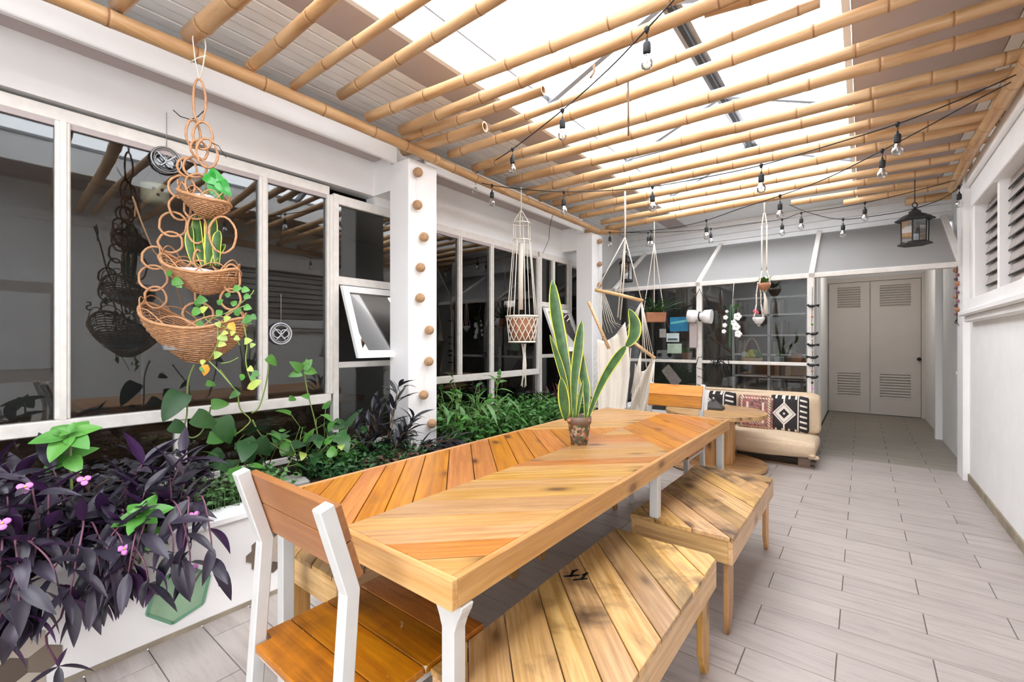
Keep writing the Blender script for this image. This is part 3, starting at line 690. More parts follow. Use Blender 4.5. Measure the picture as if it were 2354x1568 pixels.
bench(-.925, -.448, 2.15, 3.30, 'farther right-hand bench with short tapered legs beside the table', seed=5, zt=.45)
bench(-1.985, -1.50, .885, 2.02, 'near left bench mostly hidden behind the slatted chair back', seed=8)
bench(-1.985, -1.50, 2.20, 3.32, 'far left bench hidden behind the table', seed=9)
# ------------------------------------------------------------------ chairs
def chair(org, face, label, backmat, seatmat, w=.44):
    """origin below the middle of the backrest, face=+1 looks along +Y"""
    ox, oy = org; f = face
    c = empty('dining_chair', (ox, oy, 0), label, 'chair', 'white steel chairs with plank seats')
    P = lambda x, y, z: Vector((ox+x*f, oy+y*f, z))
    for s in (-1, 1):
        x = s*w/2
        m = MB(); path = [P(x, -.03, 0), P(x, .0, .46), P(x, .02, .745), P(x, -.045, .957)]
        m.sweep_yz(path, .036, .036)
        m.build('leg', METALW, c, bevel=.003)
        m = MB(); m.bar(P(x, .42, 0), P(x, .42, .435), .034, .034); m.build('leg', METALW, c, bevel=.003)
        m = MB(); m.bar(P(x, 0, .425), P(x, .43, .425), .026, .022); m.bar(P(x, .0, .22), P(x, .42, .22), .018, .018); m.build('side_rail', METALW, c)
    for y in (.01, .42): MB().bar(P(-w/2, y, .425), P(w/2, y, .425), .024, .022).build('cross_rail', METALW, c)
    g = random.Random(4)
    ys = [-.015, .105, .225, .345, .46]
    for a, b in zip(ys[:-1], ys[1:]):
        p = [P(-w/2-.025, a+.0015, 0), P(w/2+.025, a+.0015, 0), P(w/2+.025, b-.0015, 0), P(-w/2-.025, b-.0015, 0)]
        if a < 0: # boards notched around the rear posts
            p = [P(-w/2-.025, .03, 0), P(-w/2+.022, .03, 0), P(-w/2+.022, a, 0), P(w/2-.022, a, 0), P(w/2-.022, .03, 0), P(w/2+.025, .03, 0), P(w/2+.025, b-.0015, 0), P(-w/2-.025, b-.0015, 0)]
        MB().prism([(q.x, q.y) for q in p], .437, .459).build('seat_plank', seatmat, c, org=P(0, (a+b)/2, .437), bevel=.002)
    up_ = (P(0, -.045, .957)-P(0, .02, .745)).normalized(); nf = Vector((0, f, 0)); nf = (nf-up_*nf.dot(up_)).normalized()
    for u0, u1 in ((.012, .108), (.111, .205)):
        q0 = P(0, .02, .745)+nf*.019
        m = MB()
        def pt(x, u, t): return q0+Vector((x*f, 0, 0))+up_*u+nf*t
        m.hexa([pt(-w/2-.005, u0, 0), pt(w/2+.005, u0, 0), pt(w/2+.005, u0, .02), pt(-w/2-.005, u0, .02), pt(-w/2-.005, u1, 0), pt(w/2+.005, u1, 0), pt(w/2+.005, u1, .02), pt(-w/2-.005, u1, .02)])
        m.build('backrest_plank', backmat if u0 < .1 or backmat is W_BACK else W_BACKO, c, org=pt(0, u0, 0), bevel=.002)
    m = MB()
    for s in (-1, 1):
        m.ext([P(s*w/2-.016, .012, .75), P(s*w/2-.016, -.025, .93), P(s*w/2-.045, -.022, .90), P(s*w/2-.045, .012, .76)] , (0, .004*f, 0))
    m.build('bracket', METALW, c)
    return c
c1 = chair((-1.155, .56), 1, 'nearest chair with its plank back to the camera at the table end', W_BACK, W_SEAT)
c2 = chair((-1.27, 3.90), -1, 'chair with a bright orange plank back at the far table end', W_TOPL, W_SEAT)
# ------------------------------------------------------------------ potted snake plant on the table
pc = onZ(1321, 1024, .75); pc.y += .05
def snake_leaf(pts, wd, D=None, name='leaf', parent=None, faceto=None):
    K = len(pts); n = 5; inn = []; 
    # resample
    def cr(t):
        x = t*(K-1); i = min(int(x), K-2); u = x-i
        p0, p1, p2, p3 = pts[max(i-1, 0)], pts[i], pts[i+1], pts[min(i+2, K-1)]
        return .5*((2*p1)+(-p0+p2)*u+(2*p0-5*p1+4*p2-p3)*u*u+(-p0+3*p1-3*p2+p3)*u**3)
    M_ = 14; P_ = [cr(i/M_) for i in range(M_+1)]
    mb = MB(); side = (faceto or RIGHT)
    rows = []
    for i, p in enumerate(P_):
        t = i/M_; wi = wd(t)
        d = (P_[min(i+1, M_)]-P_[max(i-1, 0)]).normalized(); x = (side-d*side.dot(d)).normalized(); nn = x.cross(d)
        rows.append([p+x*wi*k+nn*(abs(k)**1.5)*wi*.35 for k in (-1, -.80, 0, .80, 1)])
    vs = [v for r in rows for v in r]; fi = []; fo = []
    for i in range(M_):
        for k in range(4):
            q = (i*5+k, i*5+k+1, (i+1)*5+k+1, (i+1)*5+k); (fo if k in (0, 3) else fi).append(q)
    mb.add(vs, fi, True); b = 0; mb.mi = 1
    for q in fo: mb.f.append(list(q)); mb.m.append(1); mb.sm.append(True)
    o = mb.build(name, [SN_GREEN, SN_YEL], parent)
    s_ = o.modifiers.new('thickness', 'SOLIDIFY'); s_.thickness = .0018; return o
sp = empty('snake_plant', (pc.x, pc.y, .75), 'potted snake plant with yellow-edged leaves standing on the table', 'plant')
pot = MB()
pot.lathe([(.045, 0), (.056, .07), (.0615, .115), (.066, .117), (.0685, .155), (.062, .156), (.058, .125), (0.0001, .122)], (pc.x, pc.y, .75), 28)
def _mos():
    m, nt, b = new_mat('mosaic_pot'); v = N(nt, 'ShaderNodeTexVoronoi'); nt.links.new(coords(nt, (70, 70, 70), False), v.inputs['Vector']); v.inputs['Scale'].default_value = 1
    sx = N(nt, 'ShaderNodeSeparateXYZ'); nt.links.new(coords(nt, (1, 1, 1), False), sx.inputs[0])
    sc_ = N(nt, 'ShaderNodeSeparateColor'); nt.links.new(v.outputs['Color'], sc_.inputs[0])
    c = ramp(nt, sc_.outputs[0], [(.0, srgb(110, 88, 70)), (.3, srgb(176, 158, 136)), (.5, srgb(70, 104, 80)), (.68, srgb(150, 128, 110)), (.85, srgb(170, 104, 78)), (.93, srgb(70, 60, 56))])
    nt.nodes[-1].color_ramp.interpolation = 'CONSTANT' if hasattr(nt.nodes[-1], 'color_ramp') else 'LINEAR'
    c = mixc(nt, math_n(nt, 'GREATER_THAN', sx.outputs[2], .112), c, srgb(116, 92, 76))
    nt.links.new(c, b.inputs['Base Color']); b.inputs['Roughness'].default_value = .5; return m
pot.build('pot', _mos(), sp)
MB().lathe([(.059, .128), (0.0001, .134)], (pc.x, pc.y, .75), 16).build('soil', SOIL, sp)
Dp = (pc-Vector((0, 0, EYE))).dot(FWD)
def sleaf(px, wpx, dd=0, pk=.6, twist=0):
    pts = [at(x, y, Dp+dd*(i/(len(px)-1))) for i, (x, y) in enumerate(px)]
    W = wpx/FPX*Dp/2
    if px[0][1] > 900: pts[0] = Vector((pts[0].x, pts[0].y, .88))
    return snake_leaf(pts, lambda t: W*(.28+.72*math.sin(min(t/pk, 1)*PI/2))*(1 if t < pk else max(.03, max(0, math.cos((t-pk)/(1-pk)*PI/2))**.8)), parent=sp, faceto=(RIGHT*math.cos(twist)+FWD*math.sin(twist)))
sleaf([(1314, 958), (1306, 880), (1291, 790), (1277, 715), (1270, 643)], 30, .05, .72)
sleaf([(1310, 958), (1300, 890), (1284, 830), (1264, 770)], 15, -.03, .6)
sleaf([(1320, 958), (1320, 880), (1328, 810), (1337, 737)], 24, .0, .7)
sleaf([(1347, 955), (1348, 900), (1340, 860), (1335, 802)], 22, .04, .62)
sleaf([(1349, 950), (1378, 890), (1408, 836), (1440, 794)], 22, .08, .75, .2)
sleaf([(1440, 796), (1456, 772), (1458, 742), (1446, 710)], 30, .0, .5)
sleaf([(1302, 958), (1296, 920), (1290, 868)], 26, -.02, .5)
sleaf([(1325, 958), (1333, 915), (1341, 875)], 9, .0, .5)
for px in ((1308, 957), (1352, 945)): 
    p = at(*px, Dp-.04); MB().sphere((p.x, p.y, .888), .014, 8, (1, 1, .7)).build('pebble', TERRA, sp)
# ------------------------------------------------------------------ spool table
ST = empty('spool_table', (-1.25, 5.13, 0), 'round cable-spool table with a planked barrel in front of the sofa', 'table'); sx_, sy_ = -1.25, 5.13
def disc(z0, z1, R, name):
    g = random.Random(int(z1*100)); poly = [(sx_+R*math.cos(2*PI*k/32), sy_+R*math.sin(2*PI*k/32)) for k in range(32)]
    planks(ST, poly, .15, (.11, .15), z0, z1, [W_SPOOL], g, zj=.001, name=name)
disc(.545, .585, .50, 'top_plank'); disc(.012, .045, .50, 'bottom_plank')
for k in range(12):
    a = 2*PI*k/12; da = PI/12*.97; r0, r1 = .175, .198
    q = [(sx_+r0*math.cos(a-da), sy_+r0*math.sin(a-da)), (sx_+r1*math.cos(a-da), sy_+r1*math.sin(a-da)), (sx_+r1*math.cos(a+da), sy_+r1*math.sin(a+da)), (sx_+r0*math.cos(a+da), sy_+r0*math.sin(a+da))]
    MB().prism(q, .045, .545).build('barrel_stave', W_LEG, ST, org=(q[1][0], q[1][1], .045), bevel=.002)
MB().lathe([(.12, 0), (.12, .012)], (sx_, sy_, 0), 12).build('hub', BLACK, ST)
# tall plank box leg standing by the table end (planked wooden screen seen under the far table corner)
a_ = onZ(1612, 1100, 0)
hb = empty('incense_burner', (*onZ(1640, 941, .585)[:2], .585), 'small dark pyramid-shaped burner on the spool table', 'ornament')
hc = hb.location
MB().add([(hc.x-.10, hc.y-.07, .585), (hc.x+.10, hc.y-.07, .585), (hc.x+.10, hc.y+.07, .585), (hc.x-.10, hc.y+.07, .585), (hc.x-.10, hc.y-.07, .61), (hc.x+.10, hc.y-.07, .61), (hc.x+.10, hc.y+.07, .61), (hc.x-.10, hc.y+.07, .61), (hc.x-.02, hc.y, .69), (hc.x+.02, hc.y, .69)],
         [(3, 2, 1, 0), (0, 1, 5, 4), (1, 2, 6, 5), (2, 3, 7, 6), (3, 0, 4, 7), (4, 5, 9, 8), (5, 6, 9), (6, 7, 8, 9), (7, 4, 8)]).build('body', plain('dark_slate', srgb(62, 56, 54), .6), hb)
MB().sphere((hc.x, hc.y, .70), .02, 8).build('knob', STEEL, hb)
# ------------------------------------------------------------------ pallet sofa
SX0, SX1 = -1.98, -.375
so = empty('pallet_sofa', ((SX0+SX1)/2, 5.9, 0), 'low pallet sofa with beige canvas cushions below the back windows', 'sofa')
for x in (SX0+.05, (SX0+SX1)/2-.05, SX1-.16):
    for y in (5.62, 5.92, 6.16): MB().box((x, y-.05, .018), (x+.11, y+.05, .095)).build('pallet_block', W_DARK, so, bevel=.003)
for y in (5.62, 5.92, 6.16): MB().box((SX0+.02, y-.05, 0), (SX1-.02, y+.05, .018)).build('pallet_runner', W_DARK, so)
for k in range(6):
    y = 5.57+k*.112; MB().box((SX0+.02, y, .095), (SX1-.02, y+.09, .115)).build('pallet_board', W_DARK, so)
MB().box((SX0+.02, 5.575, .018), (SX0+.5, 5.595, .095)).build('pallet_board', W_DARK, so)
def cushion(mbox, name, mat, parent, a, b, puff=.03, seed=0, lump=.012):
    """pillowy box between corners a and b"""
    g = random.Random(seed); a = Vector(a); b = Vector(b); c = (a+b)/2; h = (b-a)/2; n = 12
    ph = [g.random()*6 for _ in range(6)]
    mb = MB(); vs = []; idx = {}
    def P(i, j, k):
        key = (i, j, k)
        if key not in idx:
            u = Vector((i/n*2-1, j/n*2-1, k/n*2-1)); r_ = min(h)*.8
            pq = Vector([math.copysign(abs(u[t])**.6, u[t])*h[t] for t in range(3)])
            core = Vector([max(-(h[t]-r_), min(h[t]-r_, pq[t])) for t in range(3)]); dl = pq-core
            q = core+(dl.normalized()*r_ if dl.length > 1e-6 else dl)
            s3 = [1-abs(v)**3 for v in (u.x, u.y, u.z)]
            lum = lump*(math.sin(u.x*5+ph[0])+math.sin(u.y*6+ph[1]+u.x*3)+math.sin(u.z*4+ph[2]))
            m_ = min(h); ax = list(h).index(m_); q[ax] += (1 if u[ax] > 0 else -1)*(puff*s3[(ax+1) % 3]*s3[(ax+2) % 3]+lum*.6) if abs(u[ax]) > .99 else 0
            vs.append(c+q); idx[key] = len(vs)-1
        return idx[key]
    fs = []
    for i in range(n):
        for j in range(n):
            for k in (0, n):
                for f in (((i, j, k), (i+1, j, k), (i+1, j+1, k), (i, j+1, k)), ((i, k, j), (i+1, k, j), (i+1, k, j+1), (i, k, j+1)), ((k, i, j), (k, i+1, j), (k, i+1, j+1), (k, i, j+1))):
                    q = [P(*t) for t in f]; fs.append(q)
    mb.add(vs, fs, True)
    me = mb.mesh(name, mat, wloc(parent) if parent else c-Vector((0, 0, h.z)))
    import bmesh
    bm = bmesh.new(); bm.from_mesh(me); bmesh.ops.recalc_face_normals(bm, faces=bm.faces); bm.to_mesh(me); bm.free()
    o = bpy.data.objects.new(name, me); COL.objects.link(o)
    if parent: o.parent = parent
    else: o.location = c-Vector((0, 0, h.z))
    return o
cushion(0, 'seat_cushion', FUTON, so, (SX0, 5.50, .115), (SX1, 6.20, .275), .02, 1)
cushion(0, 'back_cushion', FUTON, so, (SX0, 6.05, .26), (SX1+.01, 6.245, .735), .02, 2)
for x, y in ((SX1-.05, 5.55), (SX0+.05, 5.55)):
    mb = MB(); g = random.Random(2)
    for k in range(5): mb.sphere((x+g.uniform(-.05, .05), y+g.uniform(-.03, .03), .13+g.uniform(-.015, .03)), .035, 8, (1, 1, .7))
    mb.build('tied_corner', FUTON, so)
# patterned cushions (flat print)
def _print(name, kind):
    m, nt, b = new_mat(name); tc = N(nt, 'ShaderNodeTexCoord'); sx = N(nt, 'ShaderNodeSeparateXYZ'); nt.links.new(tc.outputs['Generated'], sx.inputs[0])
    X = math_n(nt, 'SUBTRACT', sx.outputs[0], .5); Z = math_n(nt, 'SUBTRACT', sx.outputs[2], .5); ax = math_n(nt, 'ABSOLUTE', X); az = math_n(nt, 'ABSOLUTE', Z)
    def band(v, lo, hi): return math_n(nt, 'MULTIPLY', math_n(nt, 'GREATER_THAN', v, lo), math_n(nt, 'LESS_THAN', v, hi))
    def OR(a, b_): return math_n(nt, 'MAXIMUM', a, b_)
    def AND(a, b_): return math_n(nt, 'MULTIPLY', a, b_)
    if kind == 'black':
        Xs = math_n(nt, 'ABSOLUTE', math_n(nt, 'ADD', X, .10)); d = math_n(nt, 'ADD', Xs, math_n(nt, 'MULTIPLY', az, .95))
        w_ = OR(band(d, .13, .30), band(d, .0, .035)); w_ = AND(w_, math_n(nt, 'LESS_THAN', band(d, .235, .25), .5))
        w_ = OR(w_, band(X, .235, .262))
        st = AND(band(X, .29, .46), math_n(nt, 'LESS_THAN', math_n(nt, 'FRACT', math_n(nt, 'ADD', math_n(nt, 'MULTIPLY', Z, 7.0), math_n(nt, 'MULTIPLY', X, 1.5))), .35)); w_ = OR(w_, st)
        tk_ = AND(math_n(nt, 'GREATER_THAN', az, .40), AND(math_n(nt, 'LESS_THAN', math_n(nt, 'FRACT', math_n(nt, 'MULTIPLY', X, 6.0)), .3), math_n(nt, 'LESS_THAN', X, .22))); w_ = OR(w_, tk_)
        w_ = OR(w_, AND(math_n(nt, 'LESS_THAN', Xs, .02), math_n(nt, 'GREATER_THAN', az, .30)))
        c = mixc(nt, w_, srgb(48, 44, 44), srgb(226, 218, 208))
    else:
        edge = OR(band(az, .40, .44), band(ax, .34, .40)); ck = math_n(nt, 'LESS_THAN', math_n(nt, 'FRACT', math_n(nt, 'MULTIPLY', math_n(nt, 'ADD', X, Z), 13.0)), .5)
        v = N(nt, 'ShaderNodeTexVoronoi'); mp = N(nt, 'ShaderNodeMapping'); mp.inputs['Scale'].default_value = (14, 1, 14); nt.links.new(tc.outputs['Generated'], mp.inputs[0]); nt.links.new(mp.outputs[0], v.inputs['Vector']); v.inputs['Scale'].default_value = 1
        sc_ = N(nt, 'ShaderNodeSeparateColor'); nt.links.new(v.outputs['Color'], sc_.inputs[0])
        c0 = ramp(nt, sc_.outputs[0], [(.0, srgb(150, 84, 84)), (.35, srgb(176, 116, 110)), (.6, srgb(150, 120, 110)), (.85, srgb(120, 84, 84))])
        c = mixc(nt, AND(edge, ck), c0, srgb(226, 214, 180)); c = mixc(nt, AND(band(ax, .18, .24), math_n(nt, 'LESS_THAN', az, .3)), c, srgb(226, 206, 186))
        cc = AND(math_n(nt, 'LESS_THAN', ax, .16), band(Z, -.34, -.02)); c = mixc(nt, AND(cc, ck), c, srgb(196, 170, 150))
    nt.links.new(c, b.inputs['Base Color']); b.inputs['Roughness'].default_value = .95; return m
PB, PK = _print('black_white_print', 'black'), _print('kilim_print', 'kilim')
for name, mt, x0, x1, y, z0, z1, lb, tl in (('throw_pillow', PB, -.86, -.47, 6.0, .28, .70, 'black and white diamond-patterned cushion at the right end of the sofa', -.12),
                                           ('throw_pillow', PK, -1.19, -.80, 5.97, .28, .68, 'dusty red kilim cushion in the middle of the sofa', -.12),
                                           ('throw_pillow', PB, -1.74, -1.22, 6.0, .28, .70, 'black and white patterned cushion at the left end of the sofa', -.12)):
    o = cushion(0, name, mt, None, (x0, y-.05, z0), (x1, y+.05, z1), .045, 5, .004); o.rotation_euler = (tl, 0, 0); tag(o, lb, 'cushion')
# ------------------------------------------------------------------ bamboo pergola
def bamboo(name, a, b, r, label, group, seed, cat='bamboo pole', step=.36, wob=.012):
    g = random.Random(seed); a = Vector(a); b = Vector(b); L = (b-a).length; d = (b-a).normalized(); ang = math.atan2(d.y, d.x)
    mb = MB(); n = 10; pts = []; rs = []; mats = []
    x = -g.random()*step; nodes = []
    while x < L: 
        if x > .04 and x < L-.03: nodes.append(x)
        x += step*g.uniform(.8, 1.2)
    ph, ph2 = g.random()*6, g.random()*6
    def off(x): return Vector((x, wob*math.sin(x*1.7+ph), wob*.7*math.sin(x*1.3+ph2)))
    xs = [0.0]; 
    for q in nodes: xs += [q-.02, q-.006, q-.0045, q+.0045, q+.006, q+.02]
    xs += [L]; xs = sorted(xs)
    fine = [xs[0]]
    for q in xs[1:]:
        if q-fine[-1] > .2: fine += [fine[-1]+(q-fine[-1])/2]
        fine.append(q)
    xs = fine
    def rad(x):
        t = r*(1-.10*x/max(L, 1))
        for q in nodes:
            dd = abs(x-q)
            if dd < .005: return t*1.02
            if dd < .007: return t*1.06
            if dd < .021: return t*1.0
        return t*.97
    vs = []; 
    for x in xs:
        c = off(x); rr = rad(x)
        for k in range(n): t = 2*PI*k/n; vs.append(c+Vector((0, math.cos(t)*rr, math.sin(t)*rr)))
    mb.add(vs, [], True)
    for i in range(len(xs)-1):
        isn = any(abs(xs[i]-(q-.0045)) < 1e-5 for q in nodes)
        for k in range(n): mb.f.append([i*n+k, i*n+(k+1) % n, (i+1)*n+(k+1) % n, (i+1)*n+k]); mb.m.append(1 if isn else 0); mb.sm.append(True)
    for end, i0 in ((0, 0), (1, (len(xs)-1)*n)):      # hollow ends
        s0 = off(xs[0] if not end else xs[-1]); rr = rad(xs[0] if not end else xs[-1]); dx = .04 if not end else -.04
        bidx = len(mb.v)
        for q, e in ((.72, 0), (.70, dx)):
            for k in range(n): t = 2*PI*k/n; mb.v.append(s0+Vector((e, math.cos(t)*rr*q, math.sin(t)*rr*q)))
        for k in range(n):
            k2 = (k+1) % n
            mb.f += [[i0+k, bidx+k, bidx+k2, i0+k2], [bidx+k, bidx+n+k, bidx+n+k2, bidx+k2]]; mb.m += [0, 1]; mb.sm += [False, True]
        mb.f.append([bidx+n+k for k in range(n)]); mb.m.append(1); mb.sm.append(False)
    me = mb.mesh(name, [BAMBOO, BAMNODE]); o = bpy.data.objects.new(name, me); COL.objects.link(o)
    o.location = a; o.rotation_euler = (0, -math.asin(max(-1, min(1, d.z))), ang)
    return tag(o, label, cat, group)
bamboo('bamboo_pole', (-2.86, -.6, 2.88), (-2.86, 2.62, 2.88), .043, 'long bamboo pole running along the near left wall top', 'bamboo bearer poles along the walls', 1)
bamboo('bamboo_pole', (-2.88, 2.45, 2.885), (-2.92, 5.68, 2.875), .040, 'bamboo bearer pole along the left wall between the two pillars', 'bamboo bearer poles along the walls', 2)
bamboo('bamboo_pole', (.71, 2.3, 2.885), (.72, 6.35, 2.875), .044, 'bamboo bearer pole along the right wall above the louvred window', 'bamboo bearer poles along the walls', 3)
bamboo('bamboo_pole', (-3.12, 5.66, 2.90), (-2.70, 5.95, 2.90), .038, 'short crooked bamboo piece lying on the farther pillar', None, 33)
SL = [(265, 12, 300, -30, .040, 'first'), (441, 90, 537, 0, .052, ''), (568, 152, 744, 0, .036, ''), (675, 196, 883, 59, .031, ''), (780, 220, 1138, 0, .037, ''), (849, 269, 1389, 55, .041, ''),
      (925, 303, 1580, 28, .044, ''), (928, 320, 1248, 203, .040, 'S'), (925, 344, 1114, 289, .050, 'S'), (1128, 293, 1888, 10, .031, 'M'), (1035, 358, 1936, 48, .040, ''),
      (1090, 389, 2198, 41, .043, ''), (1117, 399, 2153, 114, .044, ''), (1169, 420, 2181, 169, .046, ''), (1210, 441, 2108, 220, .048, ''), (1241, 458, 2305, 213, .043, ''),
      (1272, 465, 2277, 262, .046, ''), (1310, 486, 2263, 286, .045, ''), (1334, 499, 2232, 327, .036, ''), (1383, 510, 2219, 358, .040, ''), (1393, 523, 2212, 382, .042, ''),
      (1819, 468, 2212, 406, .040, 'SS'), (1940, 468, 2208, 420, .040, 'SS'), (2081, 465, 2229, 444, .052, 'SS'), (1619, 47, 1790, 0, .058, 'SX')]
ords = ['first', 'second', 'third', 'fourth', 'fifth', 'sixth', 'seventh', 'eighth', 'ninth', 'tenth', 'eleventh', 'twelfth', 'thirteenth', 'fourteenth', 'fifteenth', 'sixteenth', 'seventeenth', 'eighteenth']
full = 0; shortl = iter(['short bamboo pole with an open end beside the nearer pillar', 'thick stubby bamboo offcut directly above the nearer pillar', 'slender bamboo pole starting beyond the stubby offcut by the nearer pillar',
    'short bamboo pole over the back right corner, nearest of three', 'short bamboo pole over the back right corner, middle of three', 'thick short bamboo pole over the doorway beside the black lantern', 'thick short bamboo piece lying under the skylight ridge at the top edge'])
for i, (x0, y0, x1, y1, r, fl_) in enumerate(SL):
    z = 2.88+.043+r*.9
    a = onZ(x0, y0, z); b = onZ(x1, y1, z); d = (b-a); r = r*.9
    if 'S' not in fl_:
        b = a+d*((.79-a.x)/d.x)
    elif fl_ == 'SS':
        b = a+d*((.79-a.x)/d.x)
    elif fl_ == 'SX': b = a+d*((.79-a.x)/d.x); a.z += .07; b.z += .07
    if fl_ == 'M': b = a+d*((-.16-a.x)/d.x)
    if fl_ in ('', 'first'):
        lb = '%s full-length bamboo pole of the pergola counted from the camera' % ords[full]; full += 1
    else: lb = next(shortl)
    if fl_ == 'SS': a.z -= 0
    bamboo('bamboo_pole', a, b, r, lb, 'bamboo poles laid across the pergola', 40+i)
# ------------------------------------------------------------------ string lights
def socket_meshes():
    s = MB(); s.lathe([(.006, .0), (.008, -.01), (.008, -.018), (.016, -.022), (.019, -.03), (.019, -.068), (.016, -.075)], n=12)
    b = MB(); b.lathe([(.0135, -.073), (.015, -.085), (.026, -.105), (.030, -.122), (.026, -.140), (.014, -.150), (.0005, -.152)], n=14)
    t = MB(); t.lathe([(.006, -.02), (.012, -.005), (.014, .004), (.007, .012)], n=8)
    f = MB(); f.lathe([(.003, -.078), (.003, -.11), (.006, -.115), (.0005, -.13)], n=6)
    return s.mesh('socket', BLACKP), b.mesh('bulb', BULBG), t.mesh('tee', BLACKP), f.mesh('filament', POTW)
SM, BM_, TM, FM_ = socket_meshes()
def strand(label, A, B, path, socks, r=.0042, drop=.045):
    pts = [onV(x, y, A, B) for x, y in path]
    # smooth the cord
    P_ = []
    K = len(pts)
    for i in range(K-1):
        p0, p1, p2, p3 = pts[max(i-1, 0)], pts[i], pts[i+1], pts[min(i+2, K-1)]
        for j in range(6):
            u = j/6; P_.append(.5*((2*p1)+(-p0+p2)*u+(2*p0-5*p1+4*p2-p3)*u*u+(-p0+3*p1-3*p2+p3)*u**3))
    P_.append(pts[-1])
    root = empty('string_light', P_[0], label, 'string light', 'black festoon light strands under the pergola')
    MB().tube(P_, r, 5).build('cord', BLACKP, root)
    for (x, y) in socks:
        q = onV(x, y, A, B)
        # nearest point on cord directly above
        top = min(P_, key=lambda p: (p.xy-q.xy).length)
        sub = []
        for a, b in zip(P_[:-1], P_[1:]):
            ab = (b-a); t = max(0, min(1, (q.xy-a.xy).dot(ab.xy)/max(ab.xy.length_squared, 1e-9))); c = a+ab*t; sub.append(((c.xy-q.xy).length, c))
        top = min(sub, key=lambda e: e[0])[1]
        so_ = link(SM, 'socket', root, top-Vector((0, 0, drop)), Matrix.Identity(3))
        t = bpy.data.objects.new('tee_clip', TM); COL.objects.link(t); t.parent = so_; t.location = (0, 0, drop)
        wv = MB().tube([(0, 0, 0), (.004, 0, drop*.5), (0, 0, drop)], .0022, 4).mesh('lead', BLACKP); wo = bpy.data.objects.new('lead', wv); COL.objects.link(wo); wo.parent = so_
        b = bpy.data.objects.new('bulb', BM_); COL.objects.link(b); b.parent = so_
        f = bpy.data.objects.new('filament', FM_); COL.objects.link(f); f.parent = so_
    return root
strand('string light crossing the top centre from the skylight to the left bearer pole', (-.66, 2.02), (-2.84, 3.20), [(1560, -12), (1482, 72), (1400, 158), (1292, 254), (1178, 343), (1120, 380), (1075, 411)], [(1487, 130), (1293, 288), (1178, 375), (1091, 430)])
strand('string light from the left bearer pole to the near right corner', (-2.84, 3.20), (.74, 3.80), [(1075, 411), (1130, 426), (1210, 436), (1296, 441), (1400, 438), (1500, 429), (1620, 408), (1750, 380), (1900, 336), (2060, 286), (2200, 232), (2349, 166)], [(1131, 450), (1296, 465), (1500, 460), (1750, 410), (2063, 325)])
strand('string light from the near right corner down to the farther pillar', (.74, 3.86), (-2.9, 5.80), [(2349, 176), (2240, 232), (2130, 292), (2026, 347), (1900, 410), (1793, 450), (1700, 480), (1622, 507), (1560, 521), (1497, 530), (1440, 534), (1398, 534)], [(2028, 390), (1793, 475), (1624, 535), (1497, 550), (1402, 550)], drop=.05)
strand('string light from the back right corner across to the hammock chair', (.74, 5.92), (-2.6, 6.18), [(2212, 410), (2100, 440), (1988, 466), (1900, 481), (1842, 489), (1798, 504), (1720, 514), (1633, 526), (1560, 532), (1490, 535), (1420, 534)], [(1988, 488), (1842, 505), (1798, 522), (1634, 545), (1490, 550)])
strand('short sagging string light over the black lantern near the doorway', (.74, 5.98), (-.75, 6.2), [(2212, 424), (2170, 455), (2100, 480), (2040, 492), (1938, 504), (1870, 492), (1812, 470)], [(2205, 426), (1938, 522)])
# ------------------------------------------------------------------ cords and hanging things
def cordline(mb, pts, r=.003, n=5): mb.tube(pts, r, n); return mb
DR = 2.34                       # depth of the hanging baskets
hk = empty('hanging_baskets', at(458, 100, DR), 'three-tier rattan hanging baskets with ring chains hung from the left bearer pole', 'hanging basket')
Q = lambda x, y, dd=0: at(x, y, DR+dd)
m = MB(); top = Q(452, 92); top.z = 2.925
m.tube([Q(459, 185), Q(449, 140), Q(443, 90), Q(447, 62, .04)], .0035, 5); m.tube([Q(459, 185), Q(467, 150), Q(473, 110), Q(470, 78, .05)], .0035, 5); m.tube([Q(438, 143), Q(455, 133), Q(474, 128)], .004, 5)
m.build('hanging_cord', ROPE, hk)
def rloop(cx, cy, rx, ry, tw=0, r=.0062, dd=0, nm='cane_ring'):
    a1 = RIGHT*math.cos(tw)+FWD*math.sin(tw); mb = MB(); c = Q(cx, cy, dd); k = DR/FPX
    g = random.Random(cx*7+cy)
    pts = [c+a1*rx*k*math.cos(2*PI*i/18)*(1+g.uniform(-.03, .03))+UP*ry*k*math.sin(2*PI*i/18)+FWD*g.uniform(-.003, .003) for i in range(18)]
    mb.tube(pts, r, 6, closed=True); mb.build(nm, RATTAN, hk)
    return
for q in ((458, 232, 12, 50, .5), (444, 308, 14, 32, .9), (466, 312, 19, 32, .3), (458, 345, 17, 22, 1.0), (476, 352, 20, 34, .6), (448, 384, 23, 24, .3), (430, 385, 18, 22, .8), (418, 430, 26, 26, .3), (454, 426, 27, 27, .1),
          (414, 478, 20, 28, .7), (450, 477, 26, 27, .1), (505, 470, 17, 22, .6), (398, 516, 29, 28, .2), (392, 557, 25, 24, .2), (356, 593, 23, 26, .6), (352, 639, 29, 29, .2), (358, 684, 21, 25, .4), (453, 526, 19, 34, .3),
          (461, 628, 31, 29, .2), (455, 596, 8, 22, .9), (512, 540, 26, 42, .5), (455, 668, 7, 30, 1.1), (532, 640, 17, 32, .7), (530, 688, 20, 24, .4), (455, 722, 30, 27, .3), (540, 735, 18, 22, .5)):
    rloop(*q)
